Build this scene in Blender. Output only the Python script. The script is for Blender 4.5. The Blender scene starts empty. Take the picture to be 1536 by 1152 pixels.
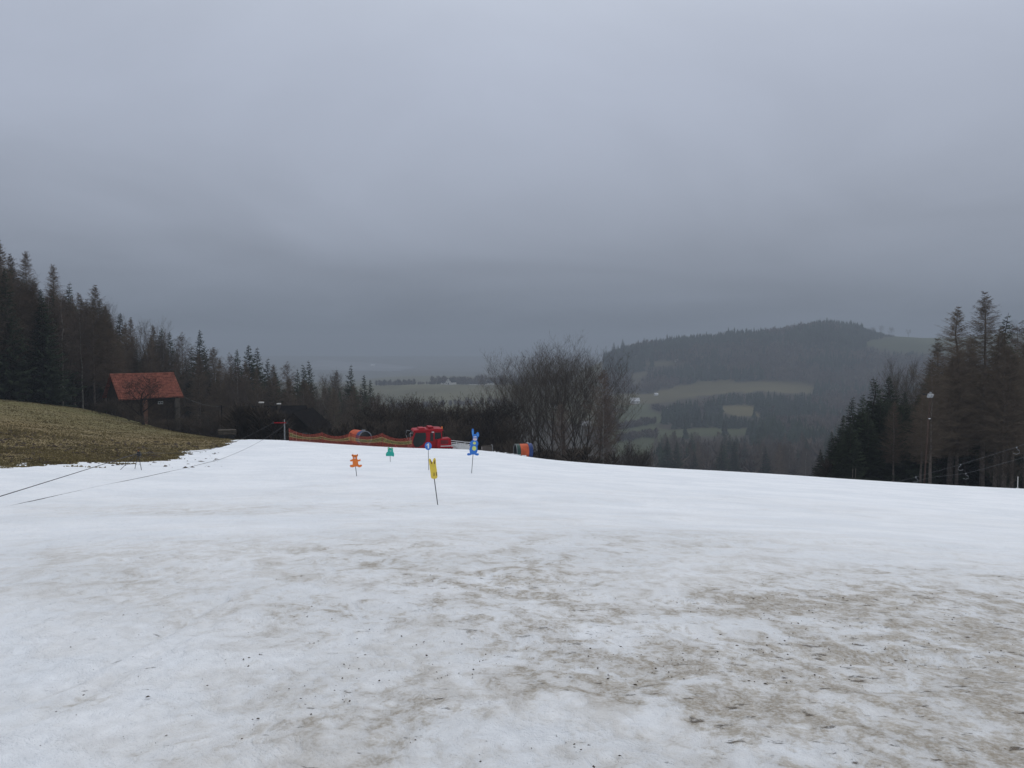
import bpy, math, random
import numpy as np

# ------------------------------------------------------------------ camera, sky, sun, exposure
S = bpy.context.scene
COL = S.collection
F = 1160.0                      # focal length in pixels of the 1536 px wide photograph
PITCH = math.atan(56.0 / F)     # camera looks slightly down
cam_d = bpy.data.cameras.new("camera")
cam_d.sensor_width = 36.0
cam_d.lens = 36.0 * F / 1536.0
cam_d.clip_start = 0.05
cam_d.clip_end = 20000.0
cam = bpy.data.objects.new("camera", cam_d)
COL.objects.link(cam)
cam.location = (0, 0, 0)
cam.rotation_euler = (math.pi / 2 - PITCH, 0, 0)
S.camera = cam
S.view_settings.view_transform = 'Standard'
S.view_settings.look = 'None'
S.view_settings.gamma = 1.0
S.view_settings.exposure = 0.05
S.view_settings.use_curve_mapping = False
S.cycles.max_bounces = 5
S.cycles.diffuse_bounces = 3
S.cycles.transparent_max_bounces = 16
S.cycles.volume_bounces = 0

SUN_EL, SUN_ROT = math.radians(50), math.radians(35)
HAZE_DENSITY = 0.00055
HAZE_COLOR = (0.535, 0.60, 0.685)
w = bpy.data.worlds.new("World"); S.world = w; w.use_nodes = True
nt = w.node_tree; nt.nodes.clear()
def N(nt, t, **k):
    n = nt.nodes.new(t)
    for a, b in k.items(): setattr(n, a, b)
    return n
def L(nt, a, b): nt.links.new(a, b)
tc = N(nt, 'ShaderNodeTexCoord')
sep = N(nt, 'ShaderNodeSeparateXYZ'); L(nt, tc.outputs['Generated'], sep.inputs[0])
ramp = N(nt, 'ShaderNodeValToRGB'); L(nt, sep.outputs['Z'], ramp.inputs[0])
cr = ramp.color_ramp
cr.interpolation = 'B_SPLINE'
def srgb(r, g, b):
    f = lambda c: (c / 12.92 if c <= 0.04045 else ((c + 0.055) / 1.055) ** 2.4)
    return (f(r / 255), f(g / 255), f(b / 255), 1)
stops = [(0.0, srgb(100, 110, 122)), (0.05, srgb(117, 126, 140)), (0.13, srgb(150, 158, 173)), (0.22, srgb(167, 175, 191)),
         (0.33, srgb(176, 184, 201)), (0.43, srgb(194, 202, 217)), (0.62, srgb(212, 218, 228)), (1.0, srgb(240, 244, 250))]
while len(cr.elements) < len(stops): cr.elements.new(0.5)
for e, (p, c) in zip(cr.elements, stops): e.position = p; e.color = c
# soft overcast structure: noise on a flat cloud deck
addz = N(nt, 'ShaderNodeMath', operation='ADD'); addz.inputs[1].default_value = 0.16; L(nt, sep.outputs['Z'], addz.inputs[0])
mx = N(nt, 'ShaderNodeMath', operation='MAXIMUM'); mx.inputs[1].default_value = 0.06; L(nt, addz.outputs[0], mx.inputs[0])
dx = N(nt, 'ShaderNodeMath', operation='DIVIDE'); L(nt, sep.outputs['X'], dx.inputs[0]); L(nt, mx.outputs[0], dx.inputs[1])
dy = N(nt, 'ShaderNodeMath', operation='DIVIDE'); L(nt, sep.outputs['Y'], dy.inputs[0]); L(nt, mx.outputs[0], dy.inputs[1])
cmb = N(nt, 'ShaderNodeCombineXYZ'); L(nt, dx.outputs[0], cmb.inputs[0]); L(nt, dy.outputs[0], cmb.inputs[1])
noi = N(nt, 'ShaderNodeTexNoise'); noi.inputs['Scale'].default_value = 0.62; noi.inputs['Detail'].default_value = 6
noi.inputs['Roughness'].default_value = 0.5; noi.inputs['Distortion'].default_value = 0.6
L(nt, cmb.outputs[0], noi.inputs['Vector'])
mr = N(nt, 'ShaderNodeMapRange'); L(nt, noi.outputs['Fac'], mr.inputs[0])
mr.inputs[1].default_value = 0.25; mr.inputs[2].default_value = 0.75; mr.inputs[3].default_value = 0.87; mr.inputs[4].default_value = 1.17
mul = N(nt, 'ShaderNodeVectorMath', operation='SCALE'); L(nt, ramp.outputs[0], mul.inputs[0]); L(nt, mr.outputs[0], mul.inputs['Scale'])
bg = N(nt, 'ShaderNodeBackground'); bg.inputs['Strength'].default_value = 1.0
L(nt, mul.outputs[0], bg.inputs['Color'])
sky = N(nt, 'ShaderNodeTexSky', sky_type='NISHITA'); sky.sun_disc = False
sky.sun_elevation = SUN_EL; sky.sun_rotation = SUN_ROT; sky.dust_density = 4.0
bg2 = N(nt, 'ShaderNodeBackground'); bg2.inputs['Strength'].default_value = 0.05
L(nt, sky.outputs[0], bg2.inputs['Color'])
mixs = N(nt, 'ShaderNodeMixShader'); mixs.inputs[0].default_value = 0.04
L(nt, bg.outputs[0], mixs.inputs[1]); L(nt, bg2.outputs[0], mixs.inputs[2])
out = N(nt, 'ShaderNodeOutputWorld'); L(nt, mixs.outputs[0], out.inputs['Surface'])

sd = bpy.data.lights.new("sun", 'SUN'); sd.energy = 0.95; sd.angle = math.radians(60); sd.color = (1.0, 0.98, 0.95)
so = bpy.data.objects.new("sun", sd); COL.objects.link(so)
so.rotation_euler = (math.pi / 2 - SUN_EL, 0, math.pi - SUN_ROT)

# ------------------------------------------------------------------ helpers
rnd = random.Random(7)
RG = np.random.default_rng(11)
def xyz(px, py, Y):
    x = (px - 768) / F; v = (py - 576) / F
    yy = math.cos(PITCH) - v * math.sin(PITCH); zz = -math.sin(PITCH) - v * math.cos(PITCH)
    return (x / yy * Y, Y, zz / yy * Y)
def slope_of(py):
    v = (np.asarray(py, float) - 576) / F
    return (-math.sin(PITCH) - v * math.cos(PITCH)) / (math.cos(PITCH) - v * math.sin(PITCH))
def pixel(X, Y, Z):
    X = np.asarray(X, float); Y = np.asarray(Y, float); Z = np.asarray(Z, float)
    d = Y * math.cos(PITCH) - Z * math.sin(PITCH); up = Y * math.sin(PITCH) + Z * math.cos(PITCH)
    return 768 + F * X / d, 576 - F * up / d

def _hash(ix, iy, s):
    h = (ix.astype(np.int64) * 374761393 + iy.astype(np.int64) * 668265263 + s * 2246822519) & 0xffffffff
    h = ((h ^ (h >> 13)) * 1274126177) & 0xffffffff
    return ((h ^ (h >> 16)) & 0xffff) / 65535.0
def vnoise(x, y, s=0):
    ix = np.floor(x); iy = np.floor(y); fx = x - ix; fy = y - iy
    fx = fx * fx * (3 - 2 * fx); fy = fy * fy * (3 - 2 * fy)
    a = _hash(ix, iy, s); b = _hash(ix + 1, iy, s); c = _hash(ix, iy + 1, s); d = _hash(ix + 1, iy + 1, s)
    return (a * (1 - fx) + b * fx) * (1 - fy) + (c * (1 - fx) + d * fx) * fy
def fbm(x, y, sc, s=0, o=4, r=0.5):
    t = 0; a = 1; n = 0
    for k in range(o):
        t = t + a * (vnoise(x / sc + 13.7 * k, y / sc + 7.1 * k, s + k) - 0.5) * 2; n += a; a *= r; sc /= 2.03
    return t / n

def tag(o, label=None, cat=None, group=None, kind=None):
    if label: o['label'] = label
    if cat: o['category'] = cat
    if group: o['group'] = group
    if kind: o['kind'] = kind
    return o
def empty(name, loc, label=None, cat=None, group=None, rz=0.0):
    o = bpy.data.objects.new(name, None); COL.objects.link(o)
    o.location = loc; o.rotation_euler = (0, 0, rz); o.empty_display_size = 0.2
    return tag(o, label, cat, group)
def raw_mesh(name, V, Fc, mat, smooth=False):
    me = bpy.data.meshes.new(name)
    V = np.asarray(V, np.float32)
    if isinstance(Fc, np.ndarray):
        n, k = Fc.shape
        me.vertices.add(len(V)); me.vertices.foreach_set('co', V.ravel())
        me.loops.add(n * k); me.loops.foreach_set('vertex_index', Fc.astype(np.int32).ravel())
        me.polygons.add(n); me.polygons.foreach_set('loop_start', np.arange(0, n * k, k, dtype=np.int32))
        me.polygons.foreach_set('loop_total', np.full(n, k, np.int32))
        me.update(calc_edges=True)
    else:
        me.from_pydata([tuple(v) for v in V.tolist()], [], Fc)
    me.materials.append(mat)
    if smooth: me.polygons.foreach_set('use_smooth', np.ones(len(me.polygons), bool))
    me.update()
    return me
class G:
    def __init__(s): s.v = []; s.f = []
    def tube(s, pts, rads, n=3, cap=False):
        pts = [np.array(p, float) for p in pts]
        if not hasattr(rads, '__len__'): rads = [rads] * len(pts)
        base = len(s.v); m = len(pts)
        for i, p in enumerate(pts):
            d = pts[min(i + 1, m - 1)] - pts[max(i - 1, 0)]
            l = math.sqrt(d[0] ** 2 + d[1] ** 2 + d[2] ** 2) or 1.0
            d = d / l
            if abs(d[2]) < 0.9: a = (-d[1], d[0], 0.0)
            else: a = (0.0, -d[2], d[1])
            la = math.sqrt(a[0] ** 2 + a[1] ** 2 + a[2] ** 2); a = (a[0] / la, a[1] / la, a[2] / la)
            b = (d[1] * a[2] - d[2] * a[1], d[2] * a[0] - d[0] * a[2], d[0] * a[1] - d[1] * a[0])
            for k in range(n):
                t = 2 * math.pi * k / n; c = math.cos(t) * rads[i]; q = math.sin(t) * rads[i]
                s.v.append((p[0] + a[0] * c + b[0] * q, p[1] + a[1] * c + b[1] * q, p[2] + a[2] * c + b[2] * q))
        for i in range(m - 1):
            for k in range(n):
                k2 = (k + 1) % n
                s.f.append((base + i * n + k, base + i * n + k2, base + (i + 1) * n + k2, base + (i + 1) * n + k))
        if cap:
            s.f.append(tuple(base + k for k in range(n))[::-1]); s.f.append(tuple(base + (m - 1) * n + k for k in range(n)))
        return s
    def poly(s, pts):
        b = len(s.v); s.v += [tuple(p) for p in pts]; s.f.append(tuple(range(b, b + len(pts)))); return s
    def box(s, c, d, rz=0.0, bev=0.0):
        cx, cy, cz = c; hx, hy, hz = d[0] / 2, d[1] / 2, d[2] / 2
        b = len(s.v); cs, sn = math.cos(rz), math.sin(rz)
        for z in (-hz, hz):
            for x, y in ((-hx, -hy), (hx, -hy), (hx, hy), (-hx, hy)):
                s.v.append((cx + x * cs - y * sn, cy + x * sn + y * cs, cz + z))
        for q in ((0, 3, 2, 1), (4, 5, 6, 7), (0, 1, 5, 4), (1, 2, 6, 5), (2, 3, 7, 6), (3, 0, 4, 7)):
            s.f.append(tuple(b + i for i in q))
        return s
    def prism(s, outline, y0, y1):      # outline in (x, z), extruded along y
        b = len(s.v); n = len(outline)
        s.v += [(x, y0, z) for x, z in outline] + [(x, y1, z) for x, z in outline]
        s.f.append(tuple(b + i for i in range(n))); s.f.append(tuple(b + n + i for i in range(n))[::-1])
        for i in range(n):
            j = (i + 1) % n; s.f.append((b + i, b + n + i, b + n + j, b + j))
        return s
    def mesh(s, name, mat, smooth=False): return raw_mesh(name, s.v, s.f, mat, smooth)
    def obj(s, name, mat, parent=None, smooth=False, bevel=0.0, **k):
        o = bpy.data.objects.new(name, s.mesh(name, mat, smooth)); COL.objects.link(o)
        if parent: o.parent = parent
        if bevel:
            m = o.modifiers.new('bevel', 'BEVEL'); m.width = bevel; m.segments = 2; m.limit_method = 'ANGLE'
        return tag(o, **k)
def link(name, me, parent=None, **k):
    o = bpy.data.objects.new(name, me); COL.objects.link(o)
    if parent: o.parent = parent
    return tag(o, **k)

# ------------------------------------------------------------------ materials
def mat(name, col, rough=0.8, var=0.25, scale=4.0, metal=0.0, rnd_amt=0.0, col2=None, bump=0.0, spec=0.3):
    m = bpy.data.materials.new(name); m.use_nodes = True; t = m.node_tree
    b = t.nodes['Principled BSDF']; b.inputs['Roughness'].default_value = rough; b.inputs['Metallic'].default_value = metal
    b.inputs['Specular IOR Level'].default_value = spec
    tc = N(t, 'ShaderNodeTexCoord'); n = N(t, 'ShaderNodeTexNoise'); n.inputs['Scale'].default_value = scale; n.inputs['Detail'].default_value = 5
    L(t, tc.outputs['Object'], n.inputs['Vector'])
    mix = N(t, 'ShaderNodeMix', data_type='RGBA')
    c1 = tuple(c * (1 - var) for c in col); c2 = tuple(min(1, c * (1 + var)) for c in col) if col2 is None else col2
    mp = N(t, 'ShaderNodeMapRange'); mp.inputs[1].default_value = 0.3; mp.inputs[2].default_value = 0.7
    L(t, n.outputs['Fac'], mp.inputs[0]); L(t, mp.outputs[0], mix.inputs[0])
    mix.inputs[6].default_value = (*c1, 1); mix.inputs[7].default_value = (*c2, 1)
    o = mix.outputs[2]
    if rnd_amt:
        oi = N(t, 'ShaderNodeObjectInfo'); hr = N(t, 'ShaderNodeMapRange')
        hr.inputs[3].default_value = 1 - rnd_amt; hr.inputs[4].default_value = 1 + rnd_amt
        L(t, oi.outputs['Random'], hr.inputs[0])
        sc = N(t, 'ShaderNodeVectorMath', operation='SCALE'); L(t, o, sc.inputs[0]); L(t, hr.outputs[0], sc.inputs['Scale']); o = sc.outputs[0]
    L(t, o, b.inputs['Base Color'])
    if bump:
        bp = N(t, 'ShaderNodeBump'); bp.inputs['Strength'].default_value = bump; bp.inputs['Distance'].default_value = 0.05
        L(t, n.outputs['Fac'], bp.inputs['Height']); L(t, bp.outputs[0], b.inputs['Normal'])
    return m
M = {}
M['spruce'] = mat('spruce_needles', (0.032, 0.043, 0.024), 0.9, 0.45, 0.9, rnd_amt=0.35, spec=0.1)
M['larch'] = mat('larch_twigs', (0.130, 0.100, 0.072), 0.9, 0.3, 0.8, rnd_amt=0.25, spec=0.1)
M['larch_bark'] = mat('larch_bark', (0.12, 0.10, 0.085), 0.9, 0.4, 3.0, rnd_amt=0.2, spec=0.1)
M['bark'] = mat('dark_bark', (0.06, 0.050, 0.042), 0.9, 0.4, 3.0, rnd_amt=0.2, spec=0.1)
M['twig'] = mat('bare_twigs', (0.095, 0.080, 0.066), 0.9, 0.3, 1.0, rnd_amt=0.25, spec=0.1)
M['birch_bark'] = mat('birch_bark', (0.34, 0.32, 0.29), 0.8, 0.1, 2.2, col2=(0.06, 0.055, 0.05), spec=0.1)
M['birch_twig'] = mat('birch_twigs', (0.115, 0.088, 0.072), 0.9, 0.25, 1.0, rnd_amt=0.2, spec=0.1)
M['bush'] = mat('bush_twigs', (0.060, 0.047, 0.036), 0.9, 0.35, 1.5, rnd_amt=0.3, spec=0.1)
M['oldbark'] = mat('old_fruit_bark', (0.028, 0.023, 0.020), 0.95, 0.3, 3.0, spec=0.05)
M['mistle'] = mat('olive_foliage', (0.075, 0.075, 0.028), 0.9, 0.4, 1.5, spec=0.1)
M['farspruce'] = mat('far_needles', (0.022, 0.031, 0.020), 0.95, 0.45, 0.04, spec=0.0)
M['farbare'] = mat('far_bare_twigs', (0.105, 0.082, 0.066), 0.95, 0.45, 0.03, spec=0.0)
M['red'] = mat('red_paint', (0.30, 0.005, 0.012), 0.45, 0.06, 2.0, spec=0.15)
M['glass'] = mat('dark_glass', (0.006, 0.012, 0.012), 0.12, 0.2, 1.0, spec=0.22)
M['black'] = mat('black_rubber', (0.02, 0.02, 0.022), 0.6, 0.3, 5.0)
M['steel'] = mat('grey_steel', (0.30, 0.31, 0.32), 0.5, 0.2, 5.0, metal=0.3)
M['white'] = mat('white_paint', (0.72, 0.73, 0.74), 0.6, 0.08, 3.0)
M['dkwood'] = mat('dark_timber', (0.018, 0.014, 0.012), 0.9, 0.4, 2.5, spec=.0)
M['wood'] = mat('grey_timber', (0.075, 0.064, 0.052), 0.9, 0.35, 3.0)
M['brick'] = mat('brick_pillar', (0.13, 0.065, 0.045), 0.9, 0.25, 4.0)
M['tile'] = mat('red_clay_tiles', (0.20, 0.070, 0.048), 0.9, 0.5, 2.6, spec=.1)
M['dktile'] = mat('dark_roof_tiles', (0.011, 0.010, 0.010), 0.95, 0.4, 1.6, spec=0)
M['orange'] = mat('orange_paint', (0.78, 0.20, 0.035), 0.5, 0.12, 4.0)
M['blue'] = mat('blue_paint', (0.035, 0.18, 0.58), 0.5, 0.10, 4.0)
M['sky'] = mat('light_blue_paint', (0.10, 0.33, 0.70), 0.5, 0.10, 4.0)
M['teal'] = mat('teal_paint', (0.02, 0.38, 0.30), 0.5, 0.10, 4.0)
M['yellow'] = mat('yellow_paint', (0.78, 0.58, 0.08), 0.5, 0.10, 4.0)
M['lime'] = mat('yellow_green_paint', (0.62, 0.68, 0.18), 0.5, 0.10, 4.0)
M['pink'] = mat('pale_pink_paint', (0.72, 0.58, 0.60), 0.5, 0.08, 4.0)
M['brown'] = mat('brown_paint', (0.16, 0.07, 0.03), 0.6, 0.15, 4.0)
M['tubeorange'] = mat('orange_plastic', (0.48, 0.088, 0.028), 0.6, 0.3, 2.0)
M['tubeblue'] = mat('navy_plastic', (0.015, 0.038, 0.14), 0.5, 0.15, 2.0)
M['tubegreen'] = mat('dark_green_plastic', (0.015, 0.05, 0.04), 0.5, 0.15, 2.0)
M['rope'] = mat('dark_rope', (0.05, 0.05, 0.055), 0.8, 0.2, 4.0)
M['palerope'] = mat('pale_rope', (0.17, 0.175, 0.18), 0.8, 0.2, 4.0)
M['palewall'] = mat('pale_plaster', (0.62, 0.61, 0.58), 0.9, 0.06, 0.3)
M['paleroof'] = mat('pale_sheet_roof', (0.55, 0.56, 0.58), 0.8, 0.08, 0.3)
M['thinsnow'] = mat('thin_patchy_snow', (0.15, 0.16, 0.175), 0.9, 0.2, 0.01)
M['drum'] = mat('worn_brown_drum', (0.17, 0.145, 0.135), 0.8, 0.3, 4.0)
M['drumgrey'] = mat('pale_grey_housing', (0.36, 0.37, 0.38), 0.6, 0.1, 4.0)
M['hutwood'] = mat('brown_timber', (0.042, 0.030, 0.021), 0.9, 0.4, 2.5, spec=.05)
M['window'] = mat('window_glass', (0.03, 0.035, 0.04), 0.2, 0.2, 1.0, spec=0.6)
M['frame'] = mat('white_window_frame', (0.42, 0.43, 0.42), 0.7, 0.08, 3.0)
M['clod'] = mat('dark_soil', (0.055, 0.040, 0.027), 0.95, 0.4, 9.0)
M['grass'] = mat('dry_grass', (0.175, 0.142, 0.070), 0.95, 0.35, 0.35, spec=0.1)
def net_mat(name, col, alpha):
    m = mat(name, col, 0.8, 0.15, 3.0); t = m.node_tree
    b = t.nodes['Principled BSDF']; o = t.nodes['Material Output']
    tr = N(t, 'ShaderNodeBsdfTransparent'); mx = N(t, 'ShaderNodeMixShader'); mx.inputs[0].default_value = alpha
    L(t, tr.outputs[0], mx.inputs[1]); L(t, b.outputs[0], mx.inputs[2]); L(t, mx.outputs[0], o.inputs['Surface'])
    return m
M['netred'] = net_mat('orange_red_netting', (0.27, 0.05, 0.03), 0.66)
M['netgreen'] = net_mat('olive_yellow_netting', (0.24, 0.21, 0.07), 0.62)
M['postred'] = mat('dark_red_post', (0.20, 0.035, 0.025), 0.7, 0.2, 4.0)
M['poleb'] = mat('brown_pole_wood', (0.062, 0.038, 0.028), 0.85, 0.3, 4.0)
M['cord'] = mat('yellow_cord', (0.34, 0.27, 0.13), 0.8, 0.1, 4.0)

# snow: wet old snow with brown dirt driven by a painted 'dirt' attribute and noise
def snow_material():
    m = bpy.data.materials.new('old_wet_snow'); m.use_nodes = True; t = m.node_tree
    b = t.nodes['Principled BSDF']; b.inputs['Roughness'].default_value = 0.62; b.inputs['Specular IOR Level'].default_value = 0.18
    tc = N(t, 'ShaderNodeTexCoord')
    at = N(t, 'ShaderNodeAttribute'); at.attribute_name = 'dirt'
    def noise(sc, det, rough=0.55, stretch=(1, 1, 1), rot=0.0, dist=0.0):
        mp = N(t, 'ShaderNodeMapping'); mp.inputs['Scale'].default_value = stretch; mp.inputs['Rotation'].default_value = (0, 0, rot)
        L(t, tc.outputs['Object'], mp.inputs[0])
        n = N(t, 'ShaderNodeTexNoise'); n.inputs['Scale'].default_value = sc; n.inputs['Detail'].default_value = det
        n.inputs['Roughness'].default_value = rough; n.inputs['Distortion'].default_value = dist
        L(t, mp.outputs[0], n.inputs['Vector']); return n.outputs['Fac']
    def math_(op, a, b=None, c=None):
        n = N(t, 'ShaderNodeMath', operation=op)
        for i, x in enumerate((a, b, c)):
            if x is None: continue
            if isinstance(x, (int, float)): n.inputs[i].default_value = x
            else: L(t, x, n.inputs[i])
        return n.outputs[0]
    def smooth(v, lo, hi, a=0.0, bb=1.0):
        n = N(t, 'ShaderNodeMapRange'); n.interpolation_type = 'SMOOTHSTEP'
        L(t, v, n.inputs[0]); n.inputs[1].default_value = lo; n.inputs[2].default_value = hi; n.inputs[3].default_value = a; n.inputs[4].default_value = bb
        return n.outputs[0]
    big = noise(0.5, 5, 0.6, (0.8, 1, 1), 0.25, 0.5)
    mid = noise(2.1, 6, 0.62, (1, 0.85, 1), 0.5, 0.7)
    fine = noise(9.5, 7, 0.68, (1, 0.75, 1), 0.4, 0.4)
    grain = noise(42.0, 4, 0.65)
    D = at.outputs['Fac']
    # three scales of dirt caught in the hollows
    p1 = smooth(math_('ADD', mid, math_('MULTIPLY', D, 0.22)), 0.56, 0.72)
    p2 = smooth(math_('ADD', math_('ADD', fine, math_('MULTIPLY', math_('SUBTRACT', mid, 0.5), 0.5)), math_('MULTIPLY', D, 0.13)), 0.545, 0.70)
    p3 = smooth(grain, 0.36, 0.60, 0.45, 1.0)
    f1 = math_('MULTIPLY', math_('MULTIPLY', math_('ADD', math_('MULTIPLY', p1, 0.45), math_('MULTIPLY', p2, 0.75)), p3), smooth(D, 0.02, 0.60, 0.08, 0.76))
    wet = smooth(math_('ADD', math_('MULTIPLY', big, 0.7), math_('MULTIPLY', mid, 0.3)), 0.40, 0.60)
    c_clean = N(t, 'ShaderNodeMix', data_type='RGBA'); L(t, wet, c_clean.inputs[0])
    c_clean.inputs[6].default_value = (0.745, 0.78, 0.825, 1); c_clean.inputs[7].default_value = (0.83, 0.857, 0.895, 1)
    cd = N(t, 'ShaderNodeMix', data_type='RGBA'); L(t, smooth(mid, 0.35, 0.65), cd.inputs[0]); cd.inputs[6].default_value = (0.42, 0.385, 0.33, 1); cd.inputs[7].default_value = (0.27, 0.23, 0.175, 1)
    c2 = N(t, 'ShaderNodeMix', data_type='RGBA'); L(t, f1, c2.inputs[0]); L(t, c_clean.outputs[2], c2.inputs[6]); L(t, cd.outputs[2], c2.inputs[7])
    wa = N(t, 'ShaderNodeAttribute'); wa.attribute_name = 'wash'
    wf = math_('MULTIPLY', smooth(wa.outputs['Fac'], 0.0, 0.9, 0.0, 0.62), smooth(math_('ADD', math_('MULTIPLY', mid, 0.5), math_('MULTIPLY', fine, 0.5)), 0.40, 0.58, 0.25, 1.0))
    cw = N(t, 'ShaderNodeMix', data_type='RGBA'); L(t, wf, cw.inputs[0]); L(t, c_clean.outputs[2], cw.inputs[6]); cw.inputs[7].default_value = (0.50, 0.475, 0.435, 1)
    L(t, cw.outputs[2], c2.inputs[6])
    # icy greyish mottling
    mot = smooth(fine, 0.42, 0.56, 1.0, 0.0)
    motw = math_('MULTIPLY', mot, smooth(D, 0.02, 0.5, 0.10, 0.30))
    c3 = N(t, 'ShaderNodeMix', data_type='RGBA'); L(t, motw, c3.inputs[0]); L(t, c2.outputs[2], c3.inputs[6]); c3.inputs[7].default_value = (0.50, 0.49, 0.475, 1)
    # small dark specks of soil and needles
    sp = noise(11.0, 8, 0.74, (0.5, 1, 1), 0.05, 0.2)
    speck = math_('ADD', sp, math_('MULTIPLY', at.outputs['Fac'], 0.062))
    speck = math_('ADD', speck, math_('MULTIPLY', math_('SUBTRACT', big, 0.5), 0.06))
    s1 = smooth(speck, 0.655, 0.72, 0.0, 0.85)
    c4 = N(t, 'ShaderNodeMix', data_type='RGBA'); L(t, s1, c4.inputs[0]); L(t, c3.outputs[2], c4.inputs[6]); c4.inputs[7].default_value = (0.11, 0.080, 0.052, 1)
    L(t, c4.outputs[2], b.inputs['Base Color'])
    h = math_('ADD', math_('MULTIPLY', mid, 0.55), math_('MULTIPLY', fine, 0.30))
    h = math_('ADD', h, math_('MULTIPLY', grain, 0.05))
    h = math_('SUBTRACT', h, math_('MULTIPLY', s1, 0.06))
    bp = N(t, 'ShaderNodeBump'); bp.inputs['Strength'].default_value = 1.0; bp.inputs['Distance'].default_value = 0.13
    L(t, h, bp.inputs['Height']); L(t, bp.outputs[0], b.inputs['Normal'])
    return m
M['snow'] = snow_material()
def terrain_material():
    m = bpy.data.materials.new('grassland'); m.use_nodes = True; t = m.node_tree
    b = t.nodes['Principled BSDF']; b.inputs['Roughness'].default_value = 0.95; b.inputs['Specular IOR Level'].default_value = 0.1
    tc = N(t, 'ShaderNodeTexCoord'); at = N(t, 'ShaderNodeAttribute'); at.attribute_name = 'tone'
    n = N(t, 'ShaderNodeTexNoise'); n.inputs['Scale'].default_value = 1.4; n.inputs['Detail'].default_value = 8; n.inputs['Roughness'].default_value = 0.7
    mp = N(t, 'ShaderNodeMapping'); mp.inputs['Scale'].default_value = (1, 0.6, 1); L(t, tc.outputs['Object'], mp.inputs[0]); L(t, mp.outputs[0], n.inputs['Vector'])
    r = N(t, 'ShaderNodeMapRange'); L(t, n.outputs['Fac'], r.inputs[0]); r.inputs[1].default_value = 0.25; r.inputs[2].default_value = 0.75; r.inputs[3].default_value = 0.65; r.inputs[4].default_value = 1.35
    s = N(t, 'ShaderNodeVectorMath', operation='SCALE'); L(t, at.outputs['Color'], s.inputs[0]); L(t, r.outputs[0], s.inputs['Scale'])
    L(t, s.outputs[0], b.inputs['Base Color'])
    bp = N(t, 'ShaderNodeBump'); bp.inputs['Strength'].default_value = 0.6; bp.inputs['Distance'].default_value = 0.08
    L(t, n.outputs['Fac'], bp.inputs['Height']); L(t, bp.outputs[0], b.inputs['Normal'])
    return m
M['ground'] = terrain_material()

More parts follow.
